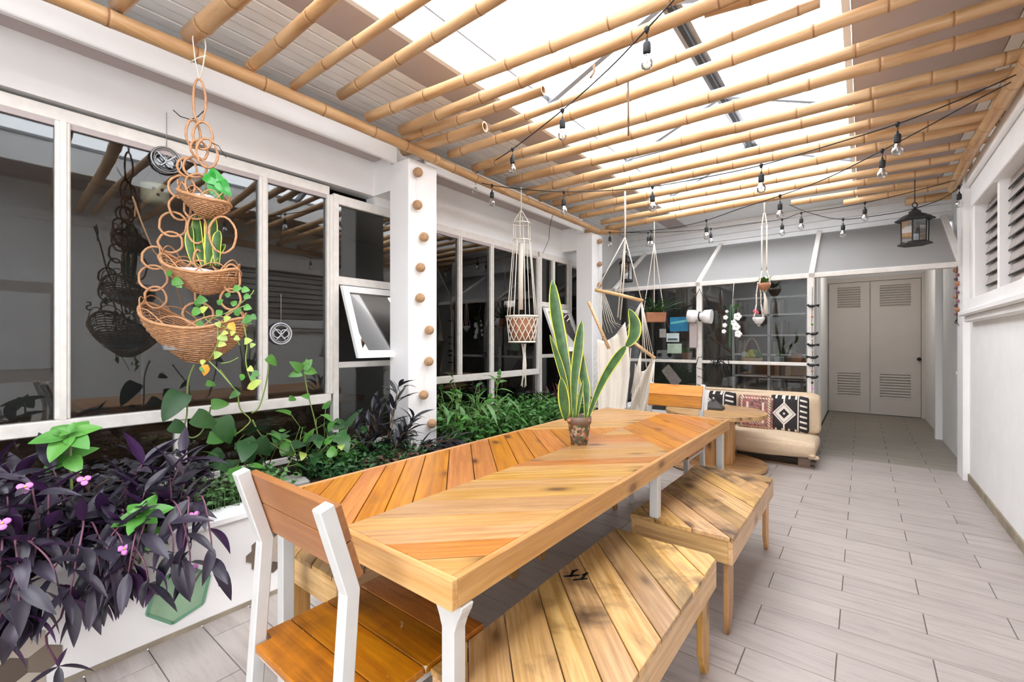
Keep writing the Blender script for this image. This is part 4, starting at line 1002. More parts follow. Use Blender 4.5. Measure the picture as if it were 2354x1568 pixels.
def basket(cx, cy, R, H, tilt, name, wid=1.0, rise=.6):
    """woven boat-shaped bowl: rim higher at both ends"""
    c = Q(cx, cy); k = 0
    a1 = (RIGHT*math.cos(tilt)-UP*math.sin(tilt)); a2 = FWD*wid
    def pt(t, h, grow=0):   # h 0 bottom .. 1 rim
        rr = R*math.sin(min(1, h*.92+.08)*PI/2)**.8+grow
        return c+a1*rr*math.cos(t)+a2*rr*math.sin(t)+UP*(-H*max(0, 1-h)**1.25+R*rise*(abs(math.cos(t))**3)*(h**2)*.6)
    b = MB(); nr = int(H/.0125)+5; n = 40
    for i in range(nr):
        h = i/(nr-1)
        b.tube([pt(2*PI*j/n, h, .0036*((j % 2)*2-1)*((i % 2)*2-1)) for j in range(n)], .0044, 4, closed=True)
    b.build(name, RATTAN, hk)
    rb = MB()
    for j in range(20): rb.tube([pt(2*PI*j/20, i/9) for i in range(10)], .0035, 4)
    rb.tube([pt(2*PI*j/n, 1.02, .002) for j in range(n)], .009, 5, closed=True)
    for j in range(10):   # looped border
        t0 = 2*PI*j/10; rb.tube([pt(t0+(2*PI/7)*s/8, 1)+UP*.05*math.sin(PI*s/8) for s in range(9)], .0035, 4)
    rb.build(name+'_rim', RATTAN, hk)
    return pt
basket(470, 462, .125, .085, .28, 'upper_basket', .8, .3)
basket(462, 630, .19, .10, .22, 'middle_basket', .75, .55)
basket(448, 752, .25, .18, .16, 'lower_basket', .75, .55)
for (cx, cy, R, h) in ((446, 622, .10, .07), (440, 760, .145, .10), (470, 455, .07, .05)):
    p = Q(cx, cy); MB().lathe([(R*.8, -h), (R, 0), (R*.97, .002), (R*.93, -.012), (.001, -.014)], p, 20).build('plant_tray', POTW, hk)
m = MB(); m.tube([Q(305, 452, -.02), Q(325, 510), Q(352, 575), Q(372, 600), Q(405, 655, .02), Q(425, 720, .02)], .0045, 5); m.tube([Q(305, 452), Q(312, 470), Q(310, 498)], .004, 5); m.build('dry_stick', STEMB, hk)
MB().tube([Q(398, 253), Q(415, 268), Q(438, 275), Q(455, 268), Q(468, 255)], .0025, 5).tube([Q(486, 328), Q(502, 335), Q(513, 352), Q(520, 362)], .002, 5).build('loose_wire', BLACK, hk)
# snake plant in the middle tier
sb = empty('snake_plant', Q(470, 640), 'snake plant growing from the middle tier of the hanging baskets', 'plant')
def qleaf(px, wpx, pk=.6, dd=0, par=sb):
    pts = [Q(x, y, dd*i/len(px)) for i, (x, y) in enumerate(px)]; W = wpx/FPX*DR/2
    snake_leaf(pts, lambda t: W*(.4+.6*math.sin(min(t/pk, 1)*PI/2))*(1 if t < pk else max(.03, max(0, math.cos((t-pk)/(1-pk)*PI/2))**.8)), parent=par)
qleaf([(448, 610), (438, 560), (440, 520)], 22); qleaf([(470, 612), (456, 550), (452, 492)], 26, .6, .03); qleaf([(478, 612), (488, 540), (484, 484)], 32, .6, .05); qleaf([(500, 612), (500, 560), (504, 530)], 22, .6, -.03); qleaf([(486, 608), (500, 585), (518, 562)], 16)
# little white mask pot and a round mobile and a ring-shaped reflection behind / on the near glass
mp_ = empty('hanging_mask_pot', onX(356, 470, XW-.25), 'small cream face-shaped pot hanging inside the near left window', 'pot'); c = mp_.location
MB().lathe([(.040, .0), (.075, .02), (.078, .12), (.074, .13), (.070, .125), (.001, .11)], c, 18).build('bowl', plain('cream_ceramic', srgb(206, 200, 170), .4), mp_)
m = MB()
for s in (-1, 1): m.sphere(c+Vector((.072, s*.022, .085)), .011, 8)
m.sphere(c+Vector((.075, 0, .05)), .010, 8); m.build('face_marks', BLACK, mp_)
m = MB(); m.tube([c+Vector((.0, -.07, .13)), c+Vector((0, -.03, .20)), c+Vector((0, 0, .27))], .003, 5); m.tube([c+Vector((.0, .07, .13)), c+Vector((0, .03, .20)), c+Vector((0, 0, .27))], .003, 5); m.tube([c+Vector((0, 0, .26)), Vector((c.x, c.y, 2.9))], .003, 5); m.build('hanging_cord', BLACKP, mp_)
def emblem(px, py, R, label, mat):
    c = onX(px, py, XW+.012); o = MB(); Y_ = Vector((0, 1, 0))
    o.ring(c, R, .006, Y_, UP, 24, 5); o.ring(c, R*.82, .003, Y_, UP, 24, 5)
    for s in (-1, 1):
        o.ring(c+Y_*s*R*.35, R*.38, .004, Y_, UP, 14, 5); o.bar(c+Y_*s*R*.6+UP*R*.5, c-Y_*s*R*.4-UP*R*.55, .007, .007)
    o.tube([c+UP*R, c+UP*(R+.22)], .0015, 4)
    return tag(o.build('window_ring_motif', mat), label, 'ornament')
emblem(383, 368, .078, 'grey rings modelling a reflection near the top of the near left window', STEEL)  # ring shape built in for a reflection on the near pane
emblem(646, 767, .078, 'pale round ornament hanging in the narrow pane by the casement window', POTW)
# ------------------------------------------------------------------ twine-ball garlands on the pillars
def balls(label, X, lst, r, ztop, ybase):
    root = empty('ball_garland', (X, ybase, ztop), label, 'garland'); pts = [onX(x, y, X+r*.9) for x, y in lst]
    for p in pts: MB().sphere(p, r, 14).build('twine_ball', BALL, root)
    MB().tube([Vector((X+.006, p.y, p.z)) if i % 2 else p for i, p in enumerate([q for p_ in zip(pts, [(a+b)/2 for a, b in zip(pts[:-1], pts[1:])]+[pts[-1]]) for q in p_])], .0012, 4).build('thread', ROPE, root)
balls('string of nine jute balls down the nearer pillar', -2.95, [(961, 396), (960, 471), (975, 545), (967, 615), (966, 685), (987, 759), (986, 831), (974, 908), (993, 974)], .040, 2.7, 2.5)
balls('string of jute balls on the farther pillar beside the hammock chair', -2.95, [(1379, 555), (1379, 607), (1379, 655)], .036, 2.7, 5.7)
# ------------------------------------------------------------------ macrame hangers
def knotcord(mb, a, b, r=.005, sag=0, n=6):
    a = Vector(a); b = Vector(b); mb.tube([a.lerp(b, i/n)+Vector((0, 0, -sag*math.sin(PI*i/n))) for i in range(n+1)], r, 5)
DM = 4.55; K_ = lambda x, y, dd=0: at(x, y, DM+dd)
mc = empty('macrame_hanger', K_(1200, 455), 'white macrame hanger with a netted basket pot between the pillars', 'plant hanger')
px = DM/FPX
m = MB(); tp = K_(1198, 455); tp.z = 2.9
for k in range(6):
    a = 2*PI*k/6+.3; o1 = RIGHT*math.cos(a)+FWD*math.sin(a)
    knotcord(m, K_(1198, 482), K_(1199, 513)+o1*20*px, .004); knotcord(m, K_(1199, 513)+o1*20*px, K_(1200, 552)+o1*20*px, .004)
m.tube([tp, K_(1198, 482)], .006, 5)
for k in range(8):
    a = 2*PI*k/8+.2; o1 = RIGHT*math.cos(a)+FWD*math.sin(a); knotcord(m, K_(1200, 552)+o1*20*px, K_(1200, 728)+o1*34*px, .005)
m.build('cords', ROPE, mc)
MB().ring(K_(1199, 514), 20*px, .006, RIGHT, FWD, 20).build('hoop', ROPE, mc)
MB().ring(K_(1200, 553), 20*px, .006, RIGHT, FWD, 20).build('hoop', ROPE, mc)
m = MB(); m.tube([K_(1198, 560), K_(1197, 640), K_(1197, 712)], .026, 8); m.build('centre_braid', COTTON, mc)
m = MB(); R0, R1 = 36*px, 30*px
for s in (-1, 1):
    for k in range(14):
        a = 2*PI*k/14
        m.tube([K_(1200, 728+56*i/6)+(RIGHT*math.cos(a+s*.9*i/6)+FWD*math.sin(a+s*.9*i/6))*(R0+(R1-R0)*i/6) for i in range(7)], .0055, 4)
m.ring(K_(1200, 728), R0, .012, RIGHT, FWD, 24).ring(K_(1200, 786), R1, .010, RIGHT, FWD, 24); m.build('net', ROPE, mc)
MB().lathe([(R1*.8, 0), (R1*.96, .22), (R1*.9, .225), (.001, .21)], K_(1200, 783), 20).build('pot', TERRA, mc)
m = MB()
g = random.Random(5)
for k in range(10): m.tube([K_(1204+g.uniform(-5, 5), 790, g.uniform(-.02, .02)), K_(1205+g.uniform(-5, 5), 840), K_(1204+g.uniform(-6, 6), 885+g.uniform(-6, 6))], .006, 4)
m.build('tassel', ROPE, mc)
# small planters and flower hangers in front of the back glass
def small_hanger(cx, ytop, ypot, rpx, ytail, D, label, potmat, name='plant_hanger', ztop=None):
    k = D/FPX; P = lambda x, y: at(x, y, D); root = empty(name, P(cx, ytop), label, 'plant hanger'); m = MB()
    for s in range(4):
        a = PI/2*s+.4; o1 = RIGHT*math.cos(a)+FWD*math.sin(a)
        knotcord(m, P(cx, ytop+12)+o1*.01, P(cx, ytop+40)+o1*rpx*.5*k, .005); knotcord(m, P(cx, ytop+40)+o1*rpx*.5*k, P(cx, ypot-30)+o1*rpx*.5*k, .005); knotcord(m, P(cx, ypot-30)+o1*rpx*.5*k, P(cx, ypot)+o1*rpx*1.05*k, .005); knotcord(m, P(cx, ypot)+o1*rpx*1.05*k, P(cx, ypot+rpx*1.6), .005)
    t = P(cx, ytop+12); m.tube([t, Vector((t.x, t.y, ztop or 2.93))]+([Vector((t.x, 6.27, 2.09))] if ztop == 2.1 else []), .008, 5); m.build('cords', ROPE, root)
    MB().lathe([(rpx*.5*k, -rpx*1.1*k), (rpx*.95*k, -rpx*.4*k), (rpx*k, 0), (rpx*.9*k, .004), (.001, -.01)], P(cx, ypot), 16).build('pot', potmat, root)
    if ytail: MB().tube([P(cx, ypot+rpx*1.5), P(cx+3, ypot+rpx*2+10), P(cx+3, ytail)], [.009, .018, .032], 8).build('tassel', ROPE, root)
    return root
h1 = small_hanger(1757, 478, 652, 14, 722, 5.20, 'white macrame hanger with a green plant in a cream pot before the back glass', TERRA, ztop=2.95)
h2 = small_hanger(1744, 636, 730, 13, 0, 5.45, 'round white hanging pot with a pink bloom before the back glass', WHITE, ztop=2.1)
# fern box
FD = 5.95; F_ = lambda x, y: at(x, y, FD); fk = FD/FPX
fb = empty('hanging_fern', F_(1504, 720), 'bushy fern in a terracotta trough hanging left of the back windows', 'plant')
m = MB()
for x in (1478, 1504, 1527): knotcord(m, F_(1504, 560), F_(x, 724), .006)
t = F_(1504, 560); m.tube([t, Vector((t.x, t.y, 2.95))], .006, 5); m.build('cords', ROPE, fb)
m = MB(); c = F_(1505, 741); hw = 23*fk
m.hexa([c+RIGHT*-hw*.9-FWD*.07, c+RIGHT*hw*.9-FWD*.07, c+RIGHT*hw*.9+FWD*.07, c-RIGHT*hw*.9+FWD*.07, c-RIGHT*hw-FWD*.08+UP*.13, c+RIGHT*hw-FWD*.08+UP*.13, c+RIGHT*hw+FWD*.08+UP*.13, c-RIGHT*hw+FWD*.08+UP*.13]); m.build('trough', TERRA, fb, bevel=.008)
# ------------------------------------------------------------------ lanterns
def lantern(c, W, H, label, hang, candle=True):
    root = empty('lantern', c, label, 'lantern', 'black glazed lanterns'); c = Vector(c); n = 6; a0 = .3
    R_ = W/2
    P = lambda k, r, z: c+Vector((r*math.cos(a0+2*PI*k/n), r*math.sin(a0+2*PI*k/n), z))
    MB().lathe([(R_*.9, 0), (R_*.98, .0), (R_*.98, H*.03), (R_*.85, H*.06), (R_*.8, H*.08)], c, n, smooth=False).build('base', BLACK, root)
    for k in range(n): MB().bar(P(k, R_*.78, H*.06), P(k, R_*.82, H*.66), .012, .012).build('corner_post', BLACK, root)
    for k in range(n):
        a, b = P(k, R_*.77, H*.08), P(k+1, R_*.77, H*.08); a2, b2 = P(k, R_*.80, H*.66), P(k+1, R_*.80, H*.66); d = (b-a).cross(UP).normalized()*.003
        MB().hexa([a, b, b+d, a+d, a2, b2, b2+d, a2+d]).build('pane', BULBG, root)
    MB().lathe([(R_*1.12, H*.64), (R_*1.15, H*.67), (R_*.62, H*.80), (R_*.34, H*.84), (R_*.36, H*.88), (R_*.15, H*.94), (R_*.04, H*1.0)], c, n, smooth=False).build('roof', BLACK, root)
    MB().ring(c+UP*(H+.02), .025, .005, RIGHT, UP, 12).tube([c+UP*(H+.04), Vector((c.x, c.y, hang))], .004, 5).build('hanging_ring', BLACK, root)
    MB().lathe([(.03, H*.06), (.03, H*.28), (.001, H*.29)], c, 12).build('candle', WHITE, root)
    MB().lathe([(.012, H*.64), (.012, H*.5), (.02, H*.48), (.001, H*.45)], c, 8).build('lamp_holder', BLACK, root)
c = at(2103, 563, 4.42); lantern(c, .27, .375, 'black glazed lantern hanging at the back right above the doorway', 2.93)
c = at(1440, 648, 6.2); lantern(c, .20, .40, 'smaller black lantern hanging behind the hammock chair', 2.95)
# ------------------------------------------------------------------ hammock chairs
HD = 4.75; H_ = lambda x, y, dd=0: at(x, y, HD+dd)
hm = empty('hammock_chair', H_(1438, 545), 'cream cotton hammock chair hanging from the bamboo beside the farther pillar', 'hammock chair')
m = MB(); t = H_(1437, 545); m.tube([t, Vector((t.x, t.y, 2.97))], .010, 6)
for x, y in ((1371, 668), (1475, 690)):
    m.tube([t, H_(x, y)], .006, 5)
m.tube([t, H_(1428, 640, .2), H_(1420, 730, .25)], .008, 5); m.tube([t, H_(1434, 640, .2), H_(1426, 735, .25)], .008, 5)
for k in range(7): m.tube([H_(1376+k*2, 672), H_(1378+k*6, 730+k*2, .05), H_(1384+k*8, 768-k*3 if k > 3 else 765, .08)], .003, 4)
m.build('suspension_cords', ROPE, hm)
MB().tube([H_(1368, 666), H_(1420, 677), H_(1478, 692)], .019, 8).build('spreader_bar', W_BAR, hm)
MB().tube([H_(1353, 694, -.15), H_(1400, 802, -.25)], .018, 8).build('armrest_bar', W_BAR, hm)
MB().tube([H_(1428, 766, .1), H_(1506, 824, -.1)], .018, 8).build('armrest_bar', W_BAR, hm)
# back cloth
def cloth(u, v):
    xl = 1372+4*v; vv = v*4; i = min(int(vv), 3); XRr = (1437, 1446, 1448, 1440, 1420); xr = XRr[i]+(XRr[i+1]-XRr[i])*(vv-i)
    yt = 780+8*math.sin(u*PI)-40*u**2
    x = xl+(xr-xl)*u; y = yt+(985-yt)*v
    return H_(x, y, .10*math.sin(u*PI)+.02*math.sin(u*19)*(1-v*.5)-.15*v)
m = MB(); m.grid(cloth, 24, 24); o = m.build('cloth_back', COTTON, hm); s_ = o.modifiers.new('thickness', 'SOLIDIFY'); s_.thickness = .006
m = MB()
for k in range(9):
    p = H_(1475, 692); q = H_(1476+(k % 5)*6+2, 812+k*2 if k < 5 else 800+k*2, -.02*k)
    m.tube([p, q], .0032, 4)
for k in range(5): m.tube([H_(1475, 692), H_(1432+k*5, 770+k*4, .1)], .003, 4)
for k in range(4): m.tube([H_(1505, 824, -.1), H_(1470+k*9, 960, -.1)], .004, 4)
for k in range(5): m.tube([H_(1474, 806-k), H_(1450+k*5, 905+k*8)], .0045, 4)
m.tube([H_(1474, 700), H_(1486, 845)], .006, 4); m.tube([H_(1450, 800, .05), H_(1440, 945, .05)], .006, 4)
m.build('side_cords', ROPE, hm)
def cloth2(u, v): 
    x = 1446+(1-v)*14+u*(42-12*v*0+(v*6)); y = 840+v*130-30*(u-.5)**2*4*(1-v)+25*(1-v)*(1-u)
    return H_(x, y, .05*math.sin(u*9+v*7)+.05)
m = MB(); m.grid(cloth2, 22, 22); o = m.build('cloth_side', COTTON, hm); s_ = o.modifiers.new('thickness', 'SOLIDIFY'); s_.thickness = .005
m = MB()
for k in range(13):
    m.tube([H_(1374+k*.4, 800+k*13, -.03), H_(1369, 806+k*13, -.04), H_(1366, 815+k*13, -.04)], .003, 4)
m.build('fringe', ROPE, hm)
# ------------------------------------------------------------------ things around the back windows
def bx(name, c, dx, dy, dz, mat, label, cat, group=None, bev=.003):
    return tag(MB().box((c[0]-dx/2, c[1]-dy/2, c[2]), (c[0]+dx/2, c[1]+dy/2, c[2]+dz)).build(name, mat, bevel=bev), label, cat, group)
rl = empty('rolled_cloth', onY(1607, 730, 6.2), 'white rolled cloth with a dark tie hanging on the left back window post', 'rolled cloth')
r0 = onY(1582, 727, 6.18); r1 = onY(1636, 728, 6.18); YX = (r1-r0).normalized()
MB().tube([r0, r0.lerp(r1, .3), r0.lerp(r1, .42), r0.lerp(r1, .6), r0.lerp(r1, .7), r1], [.085, .085, .05, .05, .085, .095], 14).build('roll', WHITE, rl)
MB().tube([onY(1588, 705, 6.2), onY(1608, 664, 6.24), onY(1625, 705, 6.2)], .006, 5).ring(r0.lerp(r1, .5), .058, .009, UP, Vector((0, 1, 0)), 14).build('strap', BLACKP, rl)
tag(MB().box(onY(1584, 800, 6.2)-Vector((0, .0, 0)), onY(1602, 742, 6.2)+Vector((0, .03, 0))).build('reflection_box', GREYC, bevel=.01), 'grey box modelling a bag hanging below the rolled cloth on the post', 'reflection')  # grey box shaped to model a reflection in the back glass
# cards on the glass
for (x0, y0, x1, y1, col, lb) in ((1540, 728, 1582, 762, (34, 120, 160), 'turquoise and blue seascape card stuck on the left back pane'), (1532, 766, 1561, 786, (206, 222, 222), 'pale framed photo card below the turquoise card'),
                              (1534, 790, 1567, 812, (170, 190, 170), 'small collage card above the ledge on the left back pane'), (1516, 756, 1531, 776, (170, 165, 160), 'small white tag stuck on the left back pane')):
    a = onY(x0, y1, YB-.012); b = onY(x1, y0, YB-.012); mt = plain('card_%d' % x0, srgb(*col), .5, var=.25, scale=9)
    o = MB().box((a.x, YB-.012, a.z), (b.x, YB-.006, b.z)).build('postcard', mt); tag(o, lb, 'card')
    if col[0] in (34, 206):
        m = MB(); mid = (a.z+b.z)/2
        if col[0] == 34: m.hexa([(a.x+.01, YB-.0135, mid), (b.x-.02, YB-.0135, mid+.03), (b.x-.02, YB-.0125, mid+.03), (a.x+.01, YB-.0125, mid), (a.x+.01, YB-.0135, mid+.03), (b.x-.02, YB-.0135, mid+.06), (b.x-.02, YB-.0125, mid+.06), (a.x+.01, YB-.0125, mid+.03)]); m.build('wave_print', plain('aqua', srgb(96, 176, 176), .5), o)
        else: m.box((a.x+.02, YB-.0135, a.z+.02), (b.x-.02, YB-.0125, a.z+.05)); m.build('photo_print', plain('slate_print', srgb(84, 96, 100), .5), o)
c = onY(1540, 870, YB-.02); o = MB().ext([c+Vector((-.12, 0, .10)), c+Vector((-.02, 0, .2)), c+Vector((.16, 0, -.02)), c+Vector((.06, 0, -.14))], (0, .006, 0)).build('leaflet', plain('grey_leaflet', srgb(120, 114, 108), .6, var=.3, scale=20)); tag(o, 'tilted grey leaflet stuck inside the lower left back pane', 'leaflet')
ZL = 1.0765
ly = YB+.13
ra = onY(1530, 828, ly); rd = empty('radio', (ra.x, ly, 1.055), 'small pale retro radio on the ledge behind the left back pane', 'radio')
MB().box((ra.x-.12, ly-.04, 1.055), (ra.x+.12, ly+.04, 1.20)).build('body', POTW, rd, bevel=.01)
for s in (-.07, .07): MB().lathe([(.03, 0), (.03, .008), (.001, .01)], (ra.x+s, ly-.04, 1.13), 12, ax=(Vector((1, 0, 0)), UP, Vector((0, -1, 0)))).build('dial', DARKER, rd)
def ledge_pot(px_, r, h, mat, label, leaf=None, cat='pot', hl=.1):
    p = onY(px_, 830, ly); root = empty('plant_pot', (p.x, ly, 1.055), label, cat, 'little pots on the ledge behind the back panes')
    MB().lathe([(r*.75, 0), (r, h), (r*1.05, h), (r*1.02, h+.01), (r*.85, h+.01), (.001, h-.01)], (p.x, ly, 1.055), 12).build('pot', mat, root)
    if leaf:
        g = random.Random(px_)
        for k in range(12): 
            d = Vector((g.uniform(-1, 1), g.uniform(-.6, .6), g.uniform(.4, 1.2))).normalized(); link(LEAFS['small'], 'leaf', root, (p.x, ly, 1.055+h), orient(d, g), hl/.05*g.uniform(.7, 1.1)).data.materials
    return root
# ------------------------------------------------------------------ leaves and plants
def leafmesh(name, L, W, mat, prof='lance', droop=.25, fold=.25, nu=7, curl=0):
    mb = MB(); vs = []
    for i in range(nu+1):
        t = i/nu
        if prof == 'lance': wv = max(0, math.sin(PI*min(1, t*1.0)**.8))**.85
        elif prof == 'ovate': wv = max(0, math.sin(PI*t**.62))**.75
        elif prof == 'heart': wv = max(0, math.sin(PI*min(1, (t+.12)/1.12)**.55))**.7
        else: wv = math.sin(PI*t)
        wv = max(wv, .04)*W/2
        x = L*(t-.12*t*t*droop*2); z = -L*droop*t*t+curl*math.sin(t*6)*L
        for k in (-1, -.5, 0, .5, 1): vs.append((x, wv*k, z+abs(k)*wv*fold))
    fs = [(i*5+k, (i+1)*5+k, (i+1)*5+k+1, i*5+k+1) for i in range(nu) for k in range(4)]
    mb.add(vs, fs, True); return mb.mesh(name, mat)
def orient(d, g, roll=.5, up=UP):
    d = Vector(d).normalized(); y = up.cross(d)
    if y.length < .15: y = Vector((g.uniform(-1, 1), g.uniform(-1, 1), 0)).cross(d)
    y.normalize(); z = d.cross(y); M = Matrix((d, y, z)).transposed()
    return M @ Matrix.Rotation(g.uniform(-roll, roll), 3, 'X')
LEAFS = {'small': leafmesh('leaf', .05, .02, LF_GREEN)}
def stemgrow(p, d, L, droop, n, g, wig=.08):
    pts = [Vector(p)]; d = Vector(d).normalized(); st = L/n
    for i in range(n):
        d = (d+Vector((g.uniform(-wig, wig), g.uniform(-wig, wig), -droop/n))).normalized(); pts.append(pts[-1]+d*st)
    return pts
def plant(name, label, base, stems, leaves, stemmat, seed, cat='plant', group=None, per=6, r=.004, ang=.9, roll=.5, start=.25, petiole=0, tipcluster=0, leafname='leaf', s0=.7, s1=1.1, avoid=None):
    """stems: list of (p, d, length, droop)"""
    g = random.Random(seed); root = empty(name, base, label, cat, group); mb = MB(); cnt = 0
    for (p, d, L, dr) in stems:
        pts = stemgrow(p, d, L, dr, 8, g); mb.tube(pts, [r*(1-.5*i/8) for i in range(9)], 5)
        a0 = g.random()*6
        for j in range(per+tipcluster):
            t = start+(1-start)*(j/(per-1) if j < per and per > 1 else 1)
            i = min(int(t*8), 7); q = pts[i].lerp(pts[i+1], min(1, t*8-i)); ax = (pts[i+1]-pts[i]).normalized()
            a0 += 2.4 if not tipcluster else 2*PI/max(1, tipcluster)+.4
            o = ax.orthogonal().normalized(); o2 = ax.cross(o); side = o*math.cos(a0)+o2*math.sin(a0)
            aa = ang*g.uniform(.75, 1.25)*(1.0 if j < per else 1.1)
            dd = (ax*math.cos(aa)+side*math.sin(aa)); dd.z += .05
            if petiole:
                q2 = q+dd*petiole*g.uniform(.6, 1.2); mb.tube([q, q2], r*.5, 4); q = q2; dd = Vector((dd.x, dd.y, dd.z-.5)).normalized()
            sc_ = g.uniform(s0, s1)
            if avoid and avoid(q, dd, sc_): continue
            link(g.choice(leaves), leafname, root, q, orient(dd, g, roll), sc_); cnt += 1
    if mb.v: mb.build('stem', stemmat, root)
    return root
def fan(cx, cy, cz, n, g, spread=.8, L=(.15, .3), dr=(.2, .8), rad=.06, up=1.0, bias=(0, 0)):
    out = []
    for k in range(n):
        a = g.random()*2*PI; out.append(((cx+g.uniform(-rad, rad), cy+g.uniform(-rad, rad), cz), (math.cos(a)*spread+bias[0], math.sin(a)*spread+bias[1], up*g.uniform(.6, 1.2)), g.uniform(*L), g.uniform(*dr)))
    return out
g = random.Random(21)
PL = [leafmesh('leaf', .135, .036, LF_PURPLE, 'lance', .12, .35), leafmesh('leaf', .16, .042, LF_PURPLE, 'lance', .3, .3), leafmesh('leaf', .11, .030, LF_PURPLE, 'lance', .5, .4)]
SOILZ = .38
def pathplant(name, label, base, paths, leaves, stemmat, seed, group=None, gap=.05, r=.0045, ang=.85, s0=.75, s1=1.15, start=.15, avoid=None, roll=.5):
    g = random.Random(seed); root = empty(name, base, label, 'plant', group); mb = MB()
    for path in paths:
        path = [Vector(p) for p in path]; out = []
        for i in range(len(path)-1):
            p0, p1, p2, p3 = path[max(i-1, 0)], path[i], path[i+1], path[min(i+2, len(path)-1)]
            for j in range(4): u = j/4; out.append(.5*((2*p1)+(-p0+p2)*u+(2*p0-5*p1+4*p2-p3)*u*u+(-p0+3*p1-3*p2+p3)*u**3))
        out.append(path[-1]); mb.tube(out, [r*(1-.4*i/len(out)) for i in range(len(out))], 5)
        n0 = int(len(out)*start); acc = 0; a0 = g.random()*6
        for i in range(n0, len(out)):
            seg = (out[i]-out[i-1]); acc += seg.length
            if acc >= gap or i == len(out)-1:
                acc = 0; ax = seg.normalized(); a0 += PI*.85
                for q in range(1 if i < len(out)-1 else 3):
                    a0 += 2.1*q; o = ax.orthogonal().normalized(); o2 = ax.cross(o); side = o*math.cos(a0)+o2*math.sin(a0); dd = ax*math.cos(ang)+side*math.sin(ang)*g.uniform(.8, 1.2)
                    sc_ = g.uniform(s0, s1)
                    if avoid and avoid(out[i], dd, sc_): dd = Vector((abs(dd.x)+.3, dd.y, dd.z)).normalized()
                    link(g.choice(leaves), 'leaf', root, out[i], orient(dd, g, roll), sc_)
    mb.build('stem', stemmat, root); return root
PL = [leafmesh('leaf', .165, .048, LF_PURPLE, 'lance', .12, .35), leafmesh('leaf', .19, .050, LF_PURPLE, 'lance', .35, .3), leafmesh('leaf', .14, .042, LF_PURPLE, 'lance', .55, .35)]
def purple(y0, y1, nh, nu, seed, label):
    g = random.Random(seed); paths = []
    for k in range(nh):      # shoots that arch over the coping and hang
        y = g.uniform(y0, y1); dy = g.uniform(-.12, .12); t = g.uniform(.03, .16); low = g.uniform(.33, .45)
        paths.append([(XP-.2, y, SOILZ), (XP-.10, y+dy*.2, .50+g.random()*.12), (XP+.02+t*.3, y+dy*.5, .52+g.random()*.10), (XP+.04+t*.9, y+dy, low+.10), (XP+.04+t*.9, y+dy*1.2, low)])
    for k in range(nu):      # upright shoots
        y = g.uniform(y0, y1); x = XP-g.uniform(.02, .42); a = g.uniform(-.14, .14); h = g.uniform(.16, .42)
        paths.append([(x-.03, y, SOILZ), (x, y+a*.4, SOILZ+h*.5), (x+g.uniform(-.04, .12), y+a, SOILZ+h)])
    return pathplant('purple_heart', label, (XP-.2, (y0+y1)/2, SOILZ), paths, PL, STEMP, seed, 'purple heart plants spilling over the planter', avoid=lambda q, d, s: q.z < .5 and q.x+d.x*.15*s < XP+.02)
purple(-.20, .16, 8, 22, 31, 'purple-leaved trailing plant at the left edge of the planter'); purple(.12, .46, 13, 20, 32, 'purple-leaved trailing plant left of the bright green rosette'); purple(.44, .74, 9, 12, 33, 'purple-leaved trailing plant over the green glass block')
# hanging shoot low on the wall
hs_ = empty('purple_heart', onX(120, 1340, XP+.05), 'single dangling purple shoot with four leaves near the floor', 'plant', 'purple heart plants spilling over the planter')
pp = [onX(x, y, XP+.05+.02*i) for i, (x, y) in enumerate([(150, 1385), (140, 1420), (106, 1462), (108, 1485), (135, 1532)])]
MB().tube(pp, .004, 5).build('stem', STEMP, hs_)
for tx, ty in ((225, 1534), (150, 1485), (135, 1600), (50, 1580)):
    d = onX(tx, ty, XP+.16)-pp[-1]; link(PL[0], 'leaf', hs_, pp[-1], orient(d, g, .2), d.length/.165)
# pink flowers
fl_m = MB()
for k in range(3):
    a = 2*PI*k/3; c = Vector((math.cos(a)*.011, math.sin(a)*.011, .004)); fl_m.sphere(c, .011, 8, (1, 1, .35))
fl_m.mi = 1; fl_m.sphere((0, 0, .008), .004, 6)
FMesh = fl_m.mesh('flower', [PINK, LF_YEL.copy() if False else SN_YEL])
prs = [o for o in bpy.data.objects if o.name.startswith('purple_heart')]
for (x, y, X) in ((57, 1122, -2.35), (193, 1105, -2.42), (285, 1264, -2.27), (446, 1186, -2.33), (443, 1308, -2.31), (5, 1205, -2.3)):
    p = onX(x, y, X); o = min(prs, key=lambda q: (q.location-p).length); link(FMesh, 'flower', o, p, (Matrix.Rotation(.9, 3, 'Y')), 1.1)
